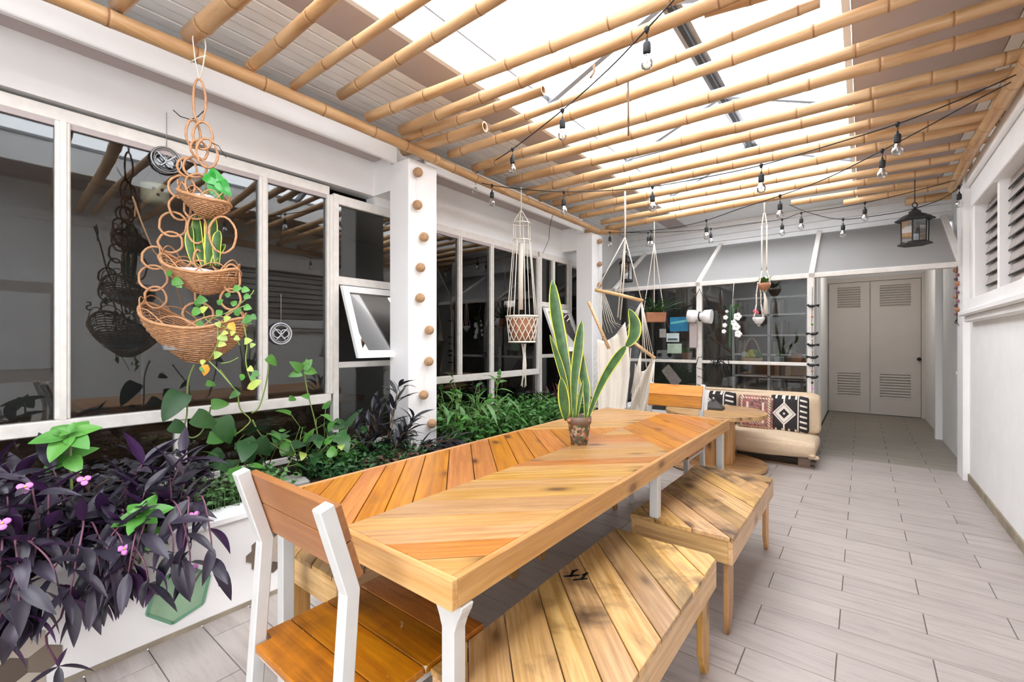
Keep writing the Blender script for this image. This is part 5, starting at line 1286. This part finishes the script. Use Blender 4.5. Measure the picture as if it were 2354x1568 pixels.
# bright green rosettes
BR = [leafmesh('leaf', .095, .060, LF_BRIGHT, 'ovate', .15, .2), leafmesh('leaf', .075, .048, LF_BRIGHT, 'ovate', .2, .2)]
def rosette(px_, py_, X, R, label, n=6, seed=1, mats=BR, down=.35, hts=None):
    TL = Matrix.Rotation(.62, 3, Vector((.55, .83, 0)))
    g = random.Random(seed); c = onX(px_, py_, X); root = empty('green_rosette', (c.x, c.y, SOILZ), label, 'plant', 'bright green broad-leaved plants')
    mb = MB(); mb.tube([Vector((c.x-.05, c.y, SOILZ)), Vector((c.x-.02, c.y+.01, (SOILZ+c.z)/2)), c], .005, 6); mb.build('stem', STEM, root)
    for k in range(n):
        a = 2*PI*k/n+.3; d = Vector((math.cos(a), math.sin(a), g.uniform(-.1, .25))); link(mats[0], 'leaf', root, c+Vector((0, 0, .005)), TL @ orient(d, g, .15), R/.095*g.uniform(.85, 1.1))
    for k in range(4):
        a = 2*PI*k/4+.8; d = Vector((math.cos(a), math.sin(a), .9)); link(mats[1], 'leaf', root, c+Vector((0, 0, .012)), TL @ orient(d, g, .2), R/.095*.5)
    for k in range(4):
        a = 2*PI*k/4+.1; d = Vector((math.cos(a), math.sin(a), -.05)); link(mats[0], 'leaf', root, c-Vector((0, 0, .09)), TL @ orient(d, g, .2), R/.095*.8)
    return root
rosette(328, 1186, -2.36, .105, 'bright green rosette rising among the purple leaves', 6, 2)
rosette(160, 1002, -2.62, .125, 'bright green broad-leaved plant just under the near window sill', 6, 3)
# arrowhead vine with big dark leaves behind
AL = [leafmesh('leaf', .19, .13, LF_DEEP, 'heart', .25, .12, 8), leafmesh('leaf', .15, .11, LF_DEEP, 'heart', .35, .12, 8), leafmesh('leaf', .13, .085, LF_GREEN, 'heart', .35, .12, 8)]
g = random.Random(5); st = []
for k in range(34): st.append(((-3.12+g.uniform(-.1, .15), g.uniform(.9, 1.85), SOILZ), (g.uniform(.0, .7), g.uniform(-.4, .4), 1.1), g.uniform(.10, .40), g.uniform(.2, 1.0)))
plant('arrowhead_vine', 'dark green arrowhead vine with big leaves below the near window', (-3.1, 1.35, SOILZ), st, AL, STEM, 6, per=2, ang=.9, petiole=.09, start=.6, r=.005, s0=.55, s1=1.0)
vt = empty('trailing_vine', onX(415, 950, -3.0), 'climbing vine with round dark leaves trailing up to the lower basket', 'plant')
def vine(root, px, X, mat=STEM, r=.0045):
    P_ = [onX(x, y, X) for x, y in px]; out = []
    for i in range(len(P_)-1):
        p0, p1, p2, p3 = P_[max(i-1, 0)], P_[i], P_[i+1], P_[min(i+2, len(P_)-1)]
        for j in range(6): u = j/6; out.append(.5*((2*p1)+(-p0+p2)*u+(2*p0-5*p1+4*p2-p3)*u*u+(-p0+3*p1-3*p2+p3)*u**3))
    out.append(P_[-1]); MB().tube(out, r, 5).build('stem', mat, root); return out
XV = -3.02
vine(vt, [(446, 838), (432, 880), (430, 950), (424, 985), (438, 1006), (462, 995), (480, 955), (484, 935)], XV); vine(vt, [(505, 850), (535, 890), (546, 905), (552, 940), (575, 965), (560, 985), (540, 1000)], XV)
vine(vt, [(580, 965), (600, 1000), (640, 1030), (680, 1046), (724, 1046)], XV); vine(vt, [(620, 820), (612, 880), (596, 935), (578, 950)], XV)
def facing(root, px_, py_, X, mesh, s, ang, g=g, tilt=.25):
    """leaf hanging at a point, its face turned to the open side of the planter"""
    c = onX(px_, py_, X); d = Vector((.25, math.cos(ang), math.sin(ang))).normalized(); nrm = Vector((1, -.35, .3)).normalized(); y = nrm.cross(d).normalized(); z = d.cross(y)
    return link(mesh, 'leaf', root, c, Matrix((d, y, z)).transposed(), s)
for (x, y, m_, s, a) in ((418, 902, AL[0], .95, -2.2), (392, 975, AL[1], .7, -.6), (445, 955, AL[0], .8, -.6), (485, 930, AL[2], .8, 0), (548, 900, AL[2], .5, -2.6), (474, 880, AL[2], .45, -.3),
                         (478, 1005, AL[2], .9, -.3), (530, 985, AL[2], .5, -1.1), (615, 820, AL[2], .7, -.8), (664, 915, AL[2], .45, -.3), (560, 1010, AL[0], .9, -1.3), (505, 960, AL[0], .95, -1.3), (590, 1010, AL[0], .8, -1.0), (640, 990, LEAFS['small'], 1, 0)):
    facing(vt, x, y, XV+.02, m_, s, a)
tv = empty('tall_stem_plant', onX(735, 1010, -3.1), 'tall thin-stemmed plant with a cluster of leaves before the narrow pane', 'plant')
vine(tv, [(735, 1020), (722, 960), (708, 905), (698, 850)], -3.1)
for (x, y, s, a) in ((697, 848, .75, .9), (700, 850, .8, -.2), (694, 850, .8, 2.5), (692, 856, .7, 3.3), (712, 912, .5, 2.9), (704, 850, .6, 1.6)): facing(tv, x, y, -3.08, AL[2], s, a)
# low leafy ground cover
def cover(name, label, x0, x1, y0, y1, n, mat, seed, lf=.03, h=(.02, .14), lw=.6, zb=SOILZ):
    g = random.Random(seed); mb = MB(); 
    for k in range(n):
        c = Vector((g.uniform(x0, x1), g.uniform(y0, y1), zb+g.uniform(*h))); a = g.random()*6.28; d = Vector((math.cos(a), math.sin(a), g.uniform(-.2, .9))).normalized(); M = orient(d, g, .8); L = lf*g.uniform(.7, 1.3); W = L*lw
        q = [c, c+M @ Vector((L*.45, W/2, W*.15)), c+M @ Vector((L, 0, -L*.1)), c+M @ Vector((L*.45, -W/2, W*.15)), c+M @ Vector((L*.5, 0, 0))]
        mb.add(q, [(0, 1, 4), (1, 2, 4), (2, 3, 4), (3, 0, 4)])
        if k % 4 == 0: mb.tube([Vector((c.x, c.y, zb)), c], .0015, 3, cap=False)
    return tag(mb.build(name, mat, org=((x0+x1)/2, (y0+y1)/2, zb)), label, 'plant', kind='stuff')
cover('ground_cover', 'fine green ground cover behind the green rosette', -2.85, -2.52, .75, 1.25, 900, LF_MID, 1, .034, (.02, .20))
cover('ground_cover', 'mixed leafy undergrowth before the casement window', -3.2, -2.55, 1.5, 2.34, 1300, LF_DEEP, 2, .045, (.02, .16))
cover('ground_cover', 'dim undergrowth along the left edge of the planter', -3.35, -2.7, -.3, .9, 1400, LF_DARK, 3, .06, (.02, .28))
cover('ground_cover', 'dense undergrowth between the two pillars', -3.35, -2.55, 2.75, 4.9, 2600, LF_GREEN, 4, .06, (.02, .28))
cover('ground_cover', 'brown dried foliage beside the nearer pillar', -2.95, -2.50, 1.75, 2.35, 500, LF_BROWN, 5, .05, (.01, .12))
g = random.Random(9)
BRN = [leafmesh('leaf', .14, .03, LF_BROWN, 'lance', .6, .4), leafmesh('leaf', .12, .035, LF_RED, 'lance', .4, .4)]
plant('brown_foliage', 'brownish purple foliage below the near window at the left edge', (-3.1, .25, SOILZ), fan(-3.1, .2, SOILZ, 20, g, .9, (.25, .48), (.2, .9), .28), BRN, STEMB, 9, per=5)
# dark spiky plant beside the nearer pillar
DK = [leafmesh('leaf', .19, .036, LF_DARK, 'lance', .25, .4), leafmesh('leaf', .15, .032, LF_DARK, 'lance', .5, .4)]
st = [((-2.95, 2.12, SOILZ), (.05, .25, 1.2), .60, .0), ((-3.0, 2.05, SOILZ), (.1, .1, 1.2), .42, .1), ((-2.88, 2.20, SOILZ), (.25, .2, 1), .36, .3), ((-2.8, 2.25, SOILZ), (.5, .4, .8), .40, 1.0), ((-2.95, 2.0, SOILZ), (.2, -.3, 1), .34, .3), ((-2.75, 2.2, SOILZ), (.5, .9, .8), .40, .8), ((-2.85, 2.1, SOILZ), (.4, .1, .9), .3, .6), ((-2.7, 2.4, SOILZ), (.4, .9, .7), .34, .9)]
plant('dark_lance_plant', 'almost black lance-leaved plant against the nearer pillar', (-2.95, 2.12, SOILZ), st*3, DK, STEMB, 10, per=9, ang=.7, start=.2)
CR = [leafmesh('leaf', .10, .07, LF_BRIGHT, 'ovate', .35, .15)]
plant('light_green_plant', 'light green crinkled plant in front of the casement window', (-2.95, 1.9, SOILZ), fan(-2.95, 1.85, SOILZ, 12, g, .6, (.13, .22), (.3, .7), .10), CR, STEM, 11, per=3, ang=1.0, start=.6)
plant('light_green_plant', 'yellowish green plant at the foot of the narrow pane', (-3.0, 1.55, SOILZ), fan(-3.0, 1.6, SOILZ, 10, g, .6, (.16, .28), (.3, .7), .10), [leafmesh('leaf', .09, .055, LF_YEL, 'ovate', .4, .15), CR[0], AL[2]], STEM, 12, per=2, ang=1.0, start=.6)
# shrubs between the pillars
SH = [leafmesh('leaf', .14, .045, LF_GREEN, 'lance', .4, .25), leafmesh('leaf', .11, .05, LF_MID, 'ovate', .4, .2), leafmesh('leaf', .20, .035, LF_MID, 'lance', .6, .3)]
plant('leafy_shrub', 'dense leafy shrub just right of the nearer pillar', (-3.0, 3.1, SOILZ), fan(-2.95, 3.05, SOILZ, 40, g, .45, (.32, .62), (.2, .9), .24, 1.2), SH, STEM, 13, per=6)
plant('leafy_shrub', 'looser leafy shrub farther along between the pillars', (-3.0, 3.75, SOILZ), fan(-2.95, 3.75, SOILZ, 28, g, .6, (.24, .46), (.4, 1.2), .28), SH, STEM, 14, per=6)
plant('strap_leaf_plant', 'grey-green strap-leaved plant behind the table pot', (-2.8, 4.3, SOILZ), fan(-2.8, 4.3, SOILZ, 10, g, .9, (.08, .12), (.2, .4), .1), [leafmesh('leaf', .38, .05, LF_MID, 'lance', .5, .3, 10)], STEM, 15, per=3, ang=.8)
plant('burgundy_plant', 'burgundy spiky-leaved plant by the tall panes', (-3.05, 4.75, SOILZ), fan(-3.05, 4.7, SOILZ, 12, g, .5, (.22, .42), (.1, .4), .12), [leafmesh('leaf', .2, .036, LF_RED, 'lance', .2, .4)], STEMB, 16, per=6, ang=.55)
plant('dark_undershrub', 'dark-leaved plant at the foot of the farther pillar', (-2.75, 5.1, SOILZ), fan(-2.8, 5.1, SOILZ, 16, g, .8, (.15, .35), (.3, .9), .2), [DK[0], SH[1]], STEMB, 17, per=5)
cl = empty('climbing_stem', onX(1135, 950, -3.2), 'thin light-green climber beside the lower mullion between the pillars', 'plant'); vine(cl, [(1120, 1000), (1135, 950), (1142, 900), (1146, 860)], -3.25)
for (x, y, s, a) in ((1146, 862, .6, 1.2), (1140, 880, .5, .2), (1150, 870, .5, 2.6)): facing(cl, x, y, -3.22, AL[2], s, a)
# stones and broken slabs lying in the planter
for i, (x, y, a, w_, lb) in enumerate(((-2.95, 1.42, .5, .26, 'long flat white stone behind the near chair'), (-2.62, 1.25, .2, .16, 'white stone at the planter edge behind the near chair'), (-2.7, 1.62, .9, .15, 'small white stone at the planter edge left of the table'), (-3.1, 4.35, .3, .22, 'flat white stone before the tall panes'), (-2.62, 4.2, .4, .18, 'white stone near the table pot'), (-2.6, 2.0, .2, .12, 'white stone in front of the dark spiky plant'))):
    m = MB(); g2 = random.Random(i); pr = [(w_/2*math.cos(2*PI*k/7)*g2.uniform(.8, 1.1), .07*math.sin(2*PI*k/7)*g2.uniform(.8, 1.2)) for k in range(7)]
    m.prism(pr, 0, .05); o = m.build('stone', STONE, bevel=.012); o.location = (x, y, SOILZ-.01); o.rotation_euler = (.1, 0, a); tag(o, lb, 'stone')
# plants of the baskets
DRB = DR
up1 = empty('glossy_plant', Q(500, 440), 'glossy bright-green leaves in the top tier of the hanging baskets', 'plant')
GL = leafmesh('leaf', .10, .075, leafmat('glossy_leaf', srgb(40, 140, 46), srgb(60, 160, 56), .2), 'heart', .3, .15)
def qfacing(root, x, y, mesh, s, ang, dd=0, nrm=None):
    c = Q(x, y, dd); d = (RIGHT*math.cos(ang)+UP*math.sin(ang)-FWD*.1).normalized(); n_ = (-FWD+UP*.3).normalized(); yv = n_.cross(d).normalized(); return link(mesh, 'leaf', root, c, Matrix((d, yv, d.cross(yv))).transposed(), s)
for (x, y, s, a) in ((476, 400, 1.15, -.5), (492, 420, 1.0, -1.2), (505, 418, .9, -.9), (480, 398, .8, -1.3)): qfacing(up1, x, y, GL, s, a, -.03)
MB().tube([Q(470, 455), Q(472, 425), Q(480, 400)], .004, 5).tube([Q(470, 455), Q(490, 430)], .004, 5).build('stem', STEM, up1)
rv = empty('trailing_plant', Q(500, 760), 'trailing plant with round yellow-green leaves in the lowest hanging basket', 'plant')
RV = [leafmesh('leaf', .036, .034, LF_YEL, 'heart', .2, .1, 5), leafmesh('leaf', .042, .036, LF_GREEN, 'ovate', .2, .1, 5), leafmesh('leaf', .046, .036, LF_ORANGE, 'ovate', .2, .2, 5)]
def qvine(px, r=.003, mat=STEM): 
    P_ = [Q(x, y, -.12) for x, y in px]; out = []
    for i in range(len(P_)-1):
        p0, p1, p2, p3 = P_[max(i-1, 0)], P_[i], P_[i+1], P_[min(i+2, len(P_)-1)]
        for j in range(5): u = j/5; out.append(.5*((2*p1)+(-p0+p2)*u+(2*p0-5*p1+4*p2-p3)*u*u+(-p0+3*p1-3*p2+p3)*u**3))
    MB().tube(out, r, 5).build('stem', mat, rv)
qvine([(500, 745), (500, 790), (480, 830)]); qvine([(480, 830), (505, 855), (540, 895)]); qvine([(560, 745), (568, 790), (565, 830), (575, 870), (586, 890)]); qvine([(480, 735), (520, 720), (570, 700)]); qvine([(470, 700), (470, 730), (490, 745)]); qvine([(550, 700), (575, 680), (585, 665)]); qvine([(548, 822), (528, 832), (505, 836)]); qvine([(500, 745), (530, 760), (555, 800)])
for (x, y, k, s, a) in ((505, 770, 0, 1.3, -.6), (502, 790, 0, 1.1, -.1), (492, 818, 0, 1.2, .3), (470, 835, 0, .8, 2.5), (478, 838, 2, 1.4, -2.0), (466, 838, 1, 1.2, -1.2), (512, 765, 0, .8, 0), (530, 768, 0, .8, .5), (540, 775, 0, .8, -.5),
                        (562, 785, 0, 1.1, .2), (575, 795, 0, .8, .3), (571, 845, 0, .9, -.6), (580, 855, 1, 1.0, -.5), (560, 860, 1, .9, -2.0), (580, 885, 0, 1.4, .5), (586, 885, 0, 1.3, -2.8), (440, 718, 1, 1.4, .2), (452, 705, 1, 1.2, 1.2), (462, 715, 0, 1.1, .6),
                        (450, 740, 1, 1.0, -.3), (470, 750, 1, .9, -.8), (515, 735, 0, 1.0, .4), (527, 742, 2, 1.1, -.9), (540, 725, 1, 1.1, .9), (560, 735, 1, 1.3, .2), (560, 730, 1, 1.2, -.7), (575, 725, 1, .9, -.5), (545, 700, 1, .9, 2.8),
                        (535, 665, 1, 1.1, .2), (555, 665, 1, 1.0, -.1), (560, 680, 1, .9, -.2), (530, 680, 1, .8, 2.8), (560, 705, 1, 1.0, -.2), (450, 690, 1, 1.4, .0), (395, 645, 1, 1.4, -.2), (385, 635, 1, 1.0, 1.0), (405, 650, 1, .9, -.7),
                        (500, 700, 1, .9, .8), (510, 725, 1, 1.0, 2.4), (500, 740, 0, .9, -1.2), (575, 985-120, 1, .8, -.4)):
    qfacing(rv, x, y, RV[k], s, a, -.13)
# fern fronds
g = random.Random(8); FR = leafmesh('frond', .34, .022, LF_DEEP, 'lance', .35, .3, 8)
for k in range(60):
    a = g.uniform(0, 2*PI); d = Vector((math.cos(a)*.9, math.sin(a)*.7, g.uniform(.35, 1.5))); c = F_(1505+g.uniform(-18, 18), 722)
    link(FR, 'frond', fb, c, orient(d, g, .6), g.uniform(.65, 1.15))
# green tuft in the small macrame hanger, pink bloom in the other
for k in range(16):
    a = 2*PI*k/16; link(LEAFS['small'], 'leaf', h1, at(1757, 650, 5.25), orient((math.cos(a), math.sin(a), g.uniform(.3, 1.5)), g), g.uniform(1.6, 2.6))
pk = at(1736, 716, 5.45)
MB().sphere(pk, .028, 10).sphere(pk+Vector((.02, 0, -.015)), .022, 8).build('bloom', plain('rose_bloom', srgb(204, 96, 110), .6), h2)
# white orchid hanging before the back glass
oc = empty('orchid', onY(1682, 740, 6.15), 'white flower spray with green tip hanging on the right back pane', 'flower'); P = lambda x, y: onY(x, y, 6.15)
MB().tube([P(1676, 800), P(1680, 760), P(1686, 725), P(1692, 700)], .006, 5).tube([P(1680, 775), P(1668, 745), P(1672, 712)], .004, 5).build('stem', LF_DEEP, oc)
for (x, y, r) in ((1695, 728, .05), (1692, 752, .05), (1697, 768, .045), (1686, 742, .04), (1668, 730, .03), (1666, 748, .03), (1664, 762, .028), (1671, 716, .02)):
    m = MB()
    for k in range(5): a = 2*PI*k/5; m.sphere(P(x, y)+Vector((math.cos(a)*r*.55, 0, math.sin(a)*r*.55)), r*.5, 8, (1, .35, 1))
    m.build('blossom', WHITE, oc)
for k in range(5): link(LEAFS['small'], 'leaf', oc, P(1690, 712), orient((.4+g.uniform(-.3, .4), -.2, 1), g), 1.6)
MB().tube([P(1683, 704), Vector((P(1683, 704).x, 6.255, 2.08))], .003, 4).build('thread', ROPE, oc)
MB().bar(P(1680, 700), P(1677, 800), .02, .02).build('dark_sheath', LF_DEEP, oc)
# ledge pots
ledge_pot(1578, .07, .10, TERRA, 'wide terracotta pot with a leafy plant on the ledge left of the post', 1, hl=.14)
ledge_pot(1602, .04, .11, TERRA, 'small plain terracotta pot on the ledge beside the left post')
ledge_pot(1546, .04, .09, POTW, 'white cup on the ledge beside the radio')
ledge_pot(1790, .06, .07, POTW, 'white bowl with a small plant on the ledge behind the right back pane', 1, hl=.07)
ledge_pot(1831, .06, .11, TERRA, 'orange pot near the right post on the ledge', 1, hl=.04)
p = onY(1728, 832, ly); fbk = empty('handled_basket', (p.x, ly, 1.055), 'round glass terrarium with yellow fruit and a handle on the ledge', 'basket')
MB().lathe([(.10, 0), (.125, .03), (.125, .06)], (p.x, ly, 1.055), 16).build('base', W_BAR, fbk)
for k, (dx, dz, mt) in enumerate(((-.05, .09, SN_YEL), (.02, .10, SN_YEL), (.08, .09, LF_DEEP), (0, .13, SN_YEL), (.05, .13, LF_GREEN), (-.08, .1, POTW))): MB().sphere((p.x+dx, ly-.01, 1.055+dz), .042, 8).build('fruit', mt, fbk)
MB().tube([(p.x-.12+.24*i/10, ly, 1.1+.27*math.sin(PI*i/10)) for i in range(11)], .008, 5).build('handle', W_BAR, fbk)
# bookshelf in the back room
bsx0, bsx1, bsy = -1.85, -.72, 8.9
bk = empty('bookshelf', ((bsx0+bsx1)/2, bsy, 0), 'white open shelves seen through the right back pane', 'shelf')
for x in (bsx0, (bsx0+bsx1)/2, bsx1): MB().box((x-.02, bsy, 0), (x+.02, bsy+.3, 2.1)).build('upright', WHITE, bk)
shz = [.30, .70, 1.08, 1.42, 1.78, 2.08]
for z in shz: MB().box((bsx0, bsy, z), (bsx1, bsy+.3, z+.03)).build('shelf_board', WHITE, bk)
g = random.Random(14); cols = [plain('book_%d' % i, srgb(*c), .7) for i, c in enumerate(((90, 70, 66), (60, 66, 80), (150, 140, 128), (70, 84, 74), (120, 70, 60), (170, 165, 155)))]
bookn = 0
for z in shz[:-1]:
    for x0, x1 in ((bsx0+.03, (bsx0+bsx1)/2-.03), ((bsx0+bsx1)/2+.03, bsx1-.03)):
        x = x0; stop = x0+(x1-x0)*g.uniform(.3, .75)
        while x < stop:
            t = g.uniform(.022, .045); h = g.uniform(.17, .25); o = MB().box((x, bsy+.05, z+.03), (x+t-.002, bsy+.22, z+.03+h)).build('book', g.choice(cols)); x += t
            wh = '%s bay, %s shelf from the floor' % ('left' if x0 < -1.3 else 'right', ['lowest', 'second', 'third', 'fourth', 'fifth'][shz.index(z)]); tag(o, 'book on the white back-room shelves, %s' % wh, 'book', 'books on the white shelves, %s' % wh)
struct('trim_4', WHITE, MB().box((-.62, 8.45, 0), (-.56, 8.6, 2.5)), 'white side panel of the shelves next to the louvred doors', 'trim')
for (x, z, r, mt, lb, ct) in ((-.98, 1.12, .16, LF_DEEP, 'dark leafy plant on the shelves behind the right back pane', 'plant'),):
    r0_ = empty('shelf_plant', (x, bsy+.1, 1.11), lb, ct); MB().lathe([(.06, 0), (.08, .12), (.001, .12)], (x, bsy+.1, 1.11), 10).build('pot', POTW, r0_)
    for k in range(40): a = g.random()*6.28; link(AL[1], 'leaf', r0_, (x, bsy+.08, 1.22), orient((math.cos(a), math.sin(a)*.5-.3, g.uniform(-.2, 1.2)), g), g.uniform(.7, 1.1))
hb_ = empty('woven_lamp', (-.95, 8.0, 2.2), 'dark round woven lamp hanging in the back room', 'lamp'); MB().sphere((-.95, 8.0, 2.27), .15, 12, (1, 1, .55)).build('lamp_shade', DARKER, hb_); MB().tube([(-.95, 8, 2.33), (-.95, 8, 2.6)], .006).build('cord', BLACK, hb_)
# garland of little dark birds on the right post, beads on the doorway post
gd = empty('bird_garland', onY(1866, 690, 6.24), 'string of little dark birds and beads down the right back window post', 'garland'); P = lambda x, y: onY(x, y, 6.235)
MB().tube([P(1868, 660), P(1866, 740), P(1868, 820), P(1866, 905)], .0025, 4).build('thread', BLACKP, gd)
for i, y in enumerate((704, 768, 794, 822, 840, 868)):
    c = P(1866+(i % 2)*4, y); s = 1 if i % 2 else -1
    MB().sphere(c, .028, 8, (1.3, .7, .6)).sphere(c+Vector((s*.035, 0, .012)), .014, 6).add([c+Vector((-s*.03, 0, 0)), c+Vector((-s*.075, 0, .02)), c+Vector((-s*.07, .012, -.012)), c+Vector((-s*.03, 0, .015))], [(0, 1, 2), (0, 3, 1), (1, 3, 2), (0, 2, 3)]).build('bird', BLACKP, gd)
for i, (y, mt) in enumerate(((728, TERRA), (746, LF_GREEN), (780, POTW), (806, POTW), (835, POTW), (853, TERRA), (880, BLACKP), (893, PINK))): MB().sphere(P(1867, y), .013, 8).build('bead', mt, gd)
bd = empty('bead_string', onX(2203, 620, .745), 'string of reddish beads hanging at the right end of the doorway head', 'garland'); P = lambda x, y: onX(x, y, .745)
for i in range(11): MB().sphere(P(2198+(i % 2)*4, 622+i*10), .017 if i % 3 else .024, 8).build('bead', [TERRA, plain('rose_bead', srgb(150, 92, 104), .5), STEMP][i % 3] if i > 0 else TERRA, bd)
MB().tube([P(2200, 612), P(2200, 745)], .003, 4).tube([P(2199, 735), P(2195, 742), P(2203, 746)], .004, 4).build('thread', BLACKP, bd)
# wiry dark plant at the foot of the left post
wp = empty('wire_plant', onY(1645, 838, 6.2), 'wiry black twig ornament on the transom by the left back window post', 'ornament'); m = MB(); c = onY(1645, 838, 6.2); g = random.Random(6)
for k in range(12):
    d = Vector((g.uniform(-1, 1), -.15, g.uniform(-.2, .5))); e = c+d*.25; m.tube([c, c+d*.12+UP*.05, e, e+Vector((d.x*.05, 0, -.05-.12*g.random()))], .005, 4)
m.sphere(c, .03, 8); m.build('twigs', BLACKP, wp)
m = MB()
for k in range(26): t = k/25*4*PI*1.4; m_ = onY(1610, 815+k*3.2, 6.3); 
m.tube([Vector((-1.725+.045*math.cos(k*.9), 6.3+.05*math.sin(k*.9), 1.05-k*.016)) for k in range(36)], .004, 4)
tag(m.build('wrapped_wire', BLACKP), 'thin dark wire wound around the foot of the left back post', 'wire')
# kilim-patterned hexagonal item and small switch on the right wall
for (x, y, lb) in ((2203, 858, 'small white hook on the right wall below the bead string'), (2190, 695, 'small white switch on the right wall near the doorway')):
    p = onX(x, y, XR+.05 if x > 0 else XR); p.x = XR+.045; tag(MB().box((XR+.028, p.y-.03, p.z-.02), (XR+.05, p.y+.03, p.z+.02)).build('wall_fitting', WHITE, bevel=.004), lb, 'fitting')
cw = onX(1365, 120, -1.4)
ch = tag(MB().tube([onX(1365, 148, -1.4), onX(1366, 165, -1.4), onX(1358, 178, -1.4)], .008, 6).build('rope_knot', STEMB), 'short frayed rope knot hanging from a bamboo pole top centre', 'rope')
t1 = onZ(1444, 184, 2.95); e1 = at(1445, 312, (t1-Vector((0, 0, EYE))).dot(FWD)); tag(MB().tube([t1, (t1+e1)/2, e1], .006, 5).build('hanging_rope', STEMB), 'thin brown rope dangling between bamboo poles', 'rope')
wt = onX(1268, 500, -3.0); tag(MB().tube([Vector((-2.90, onX(1262, 492, -2.96).y, 2.86)), onX(1264, 520, -3.02), onX(1262, 550, -3.02), onX(1248, 582, -3.40)], .003, 4).build('loose_wire', BLACKP), 'thin loose wire hanging on the white wall left of the farther pillar', 'wire')
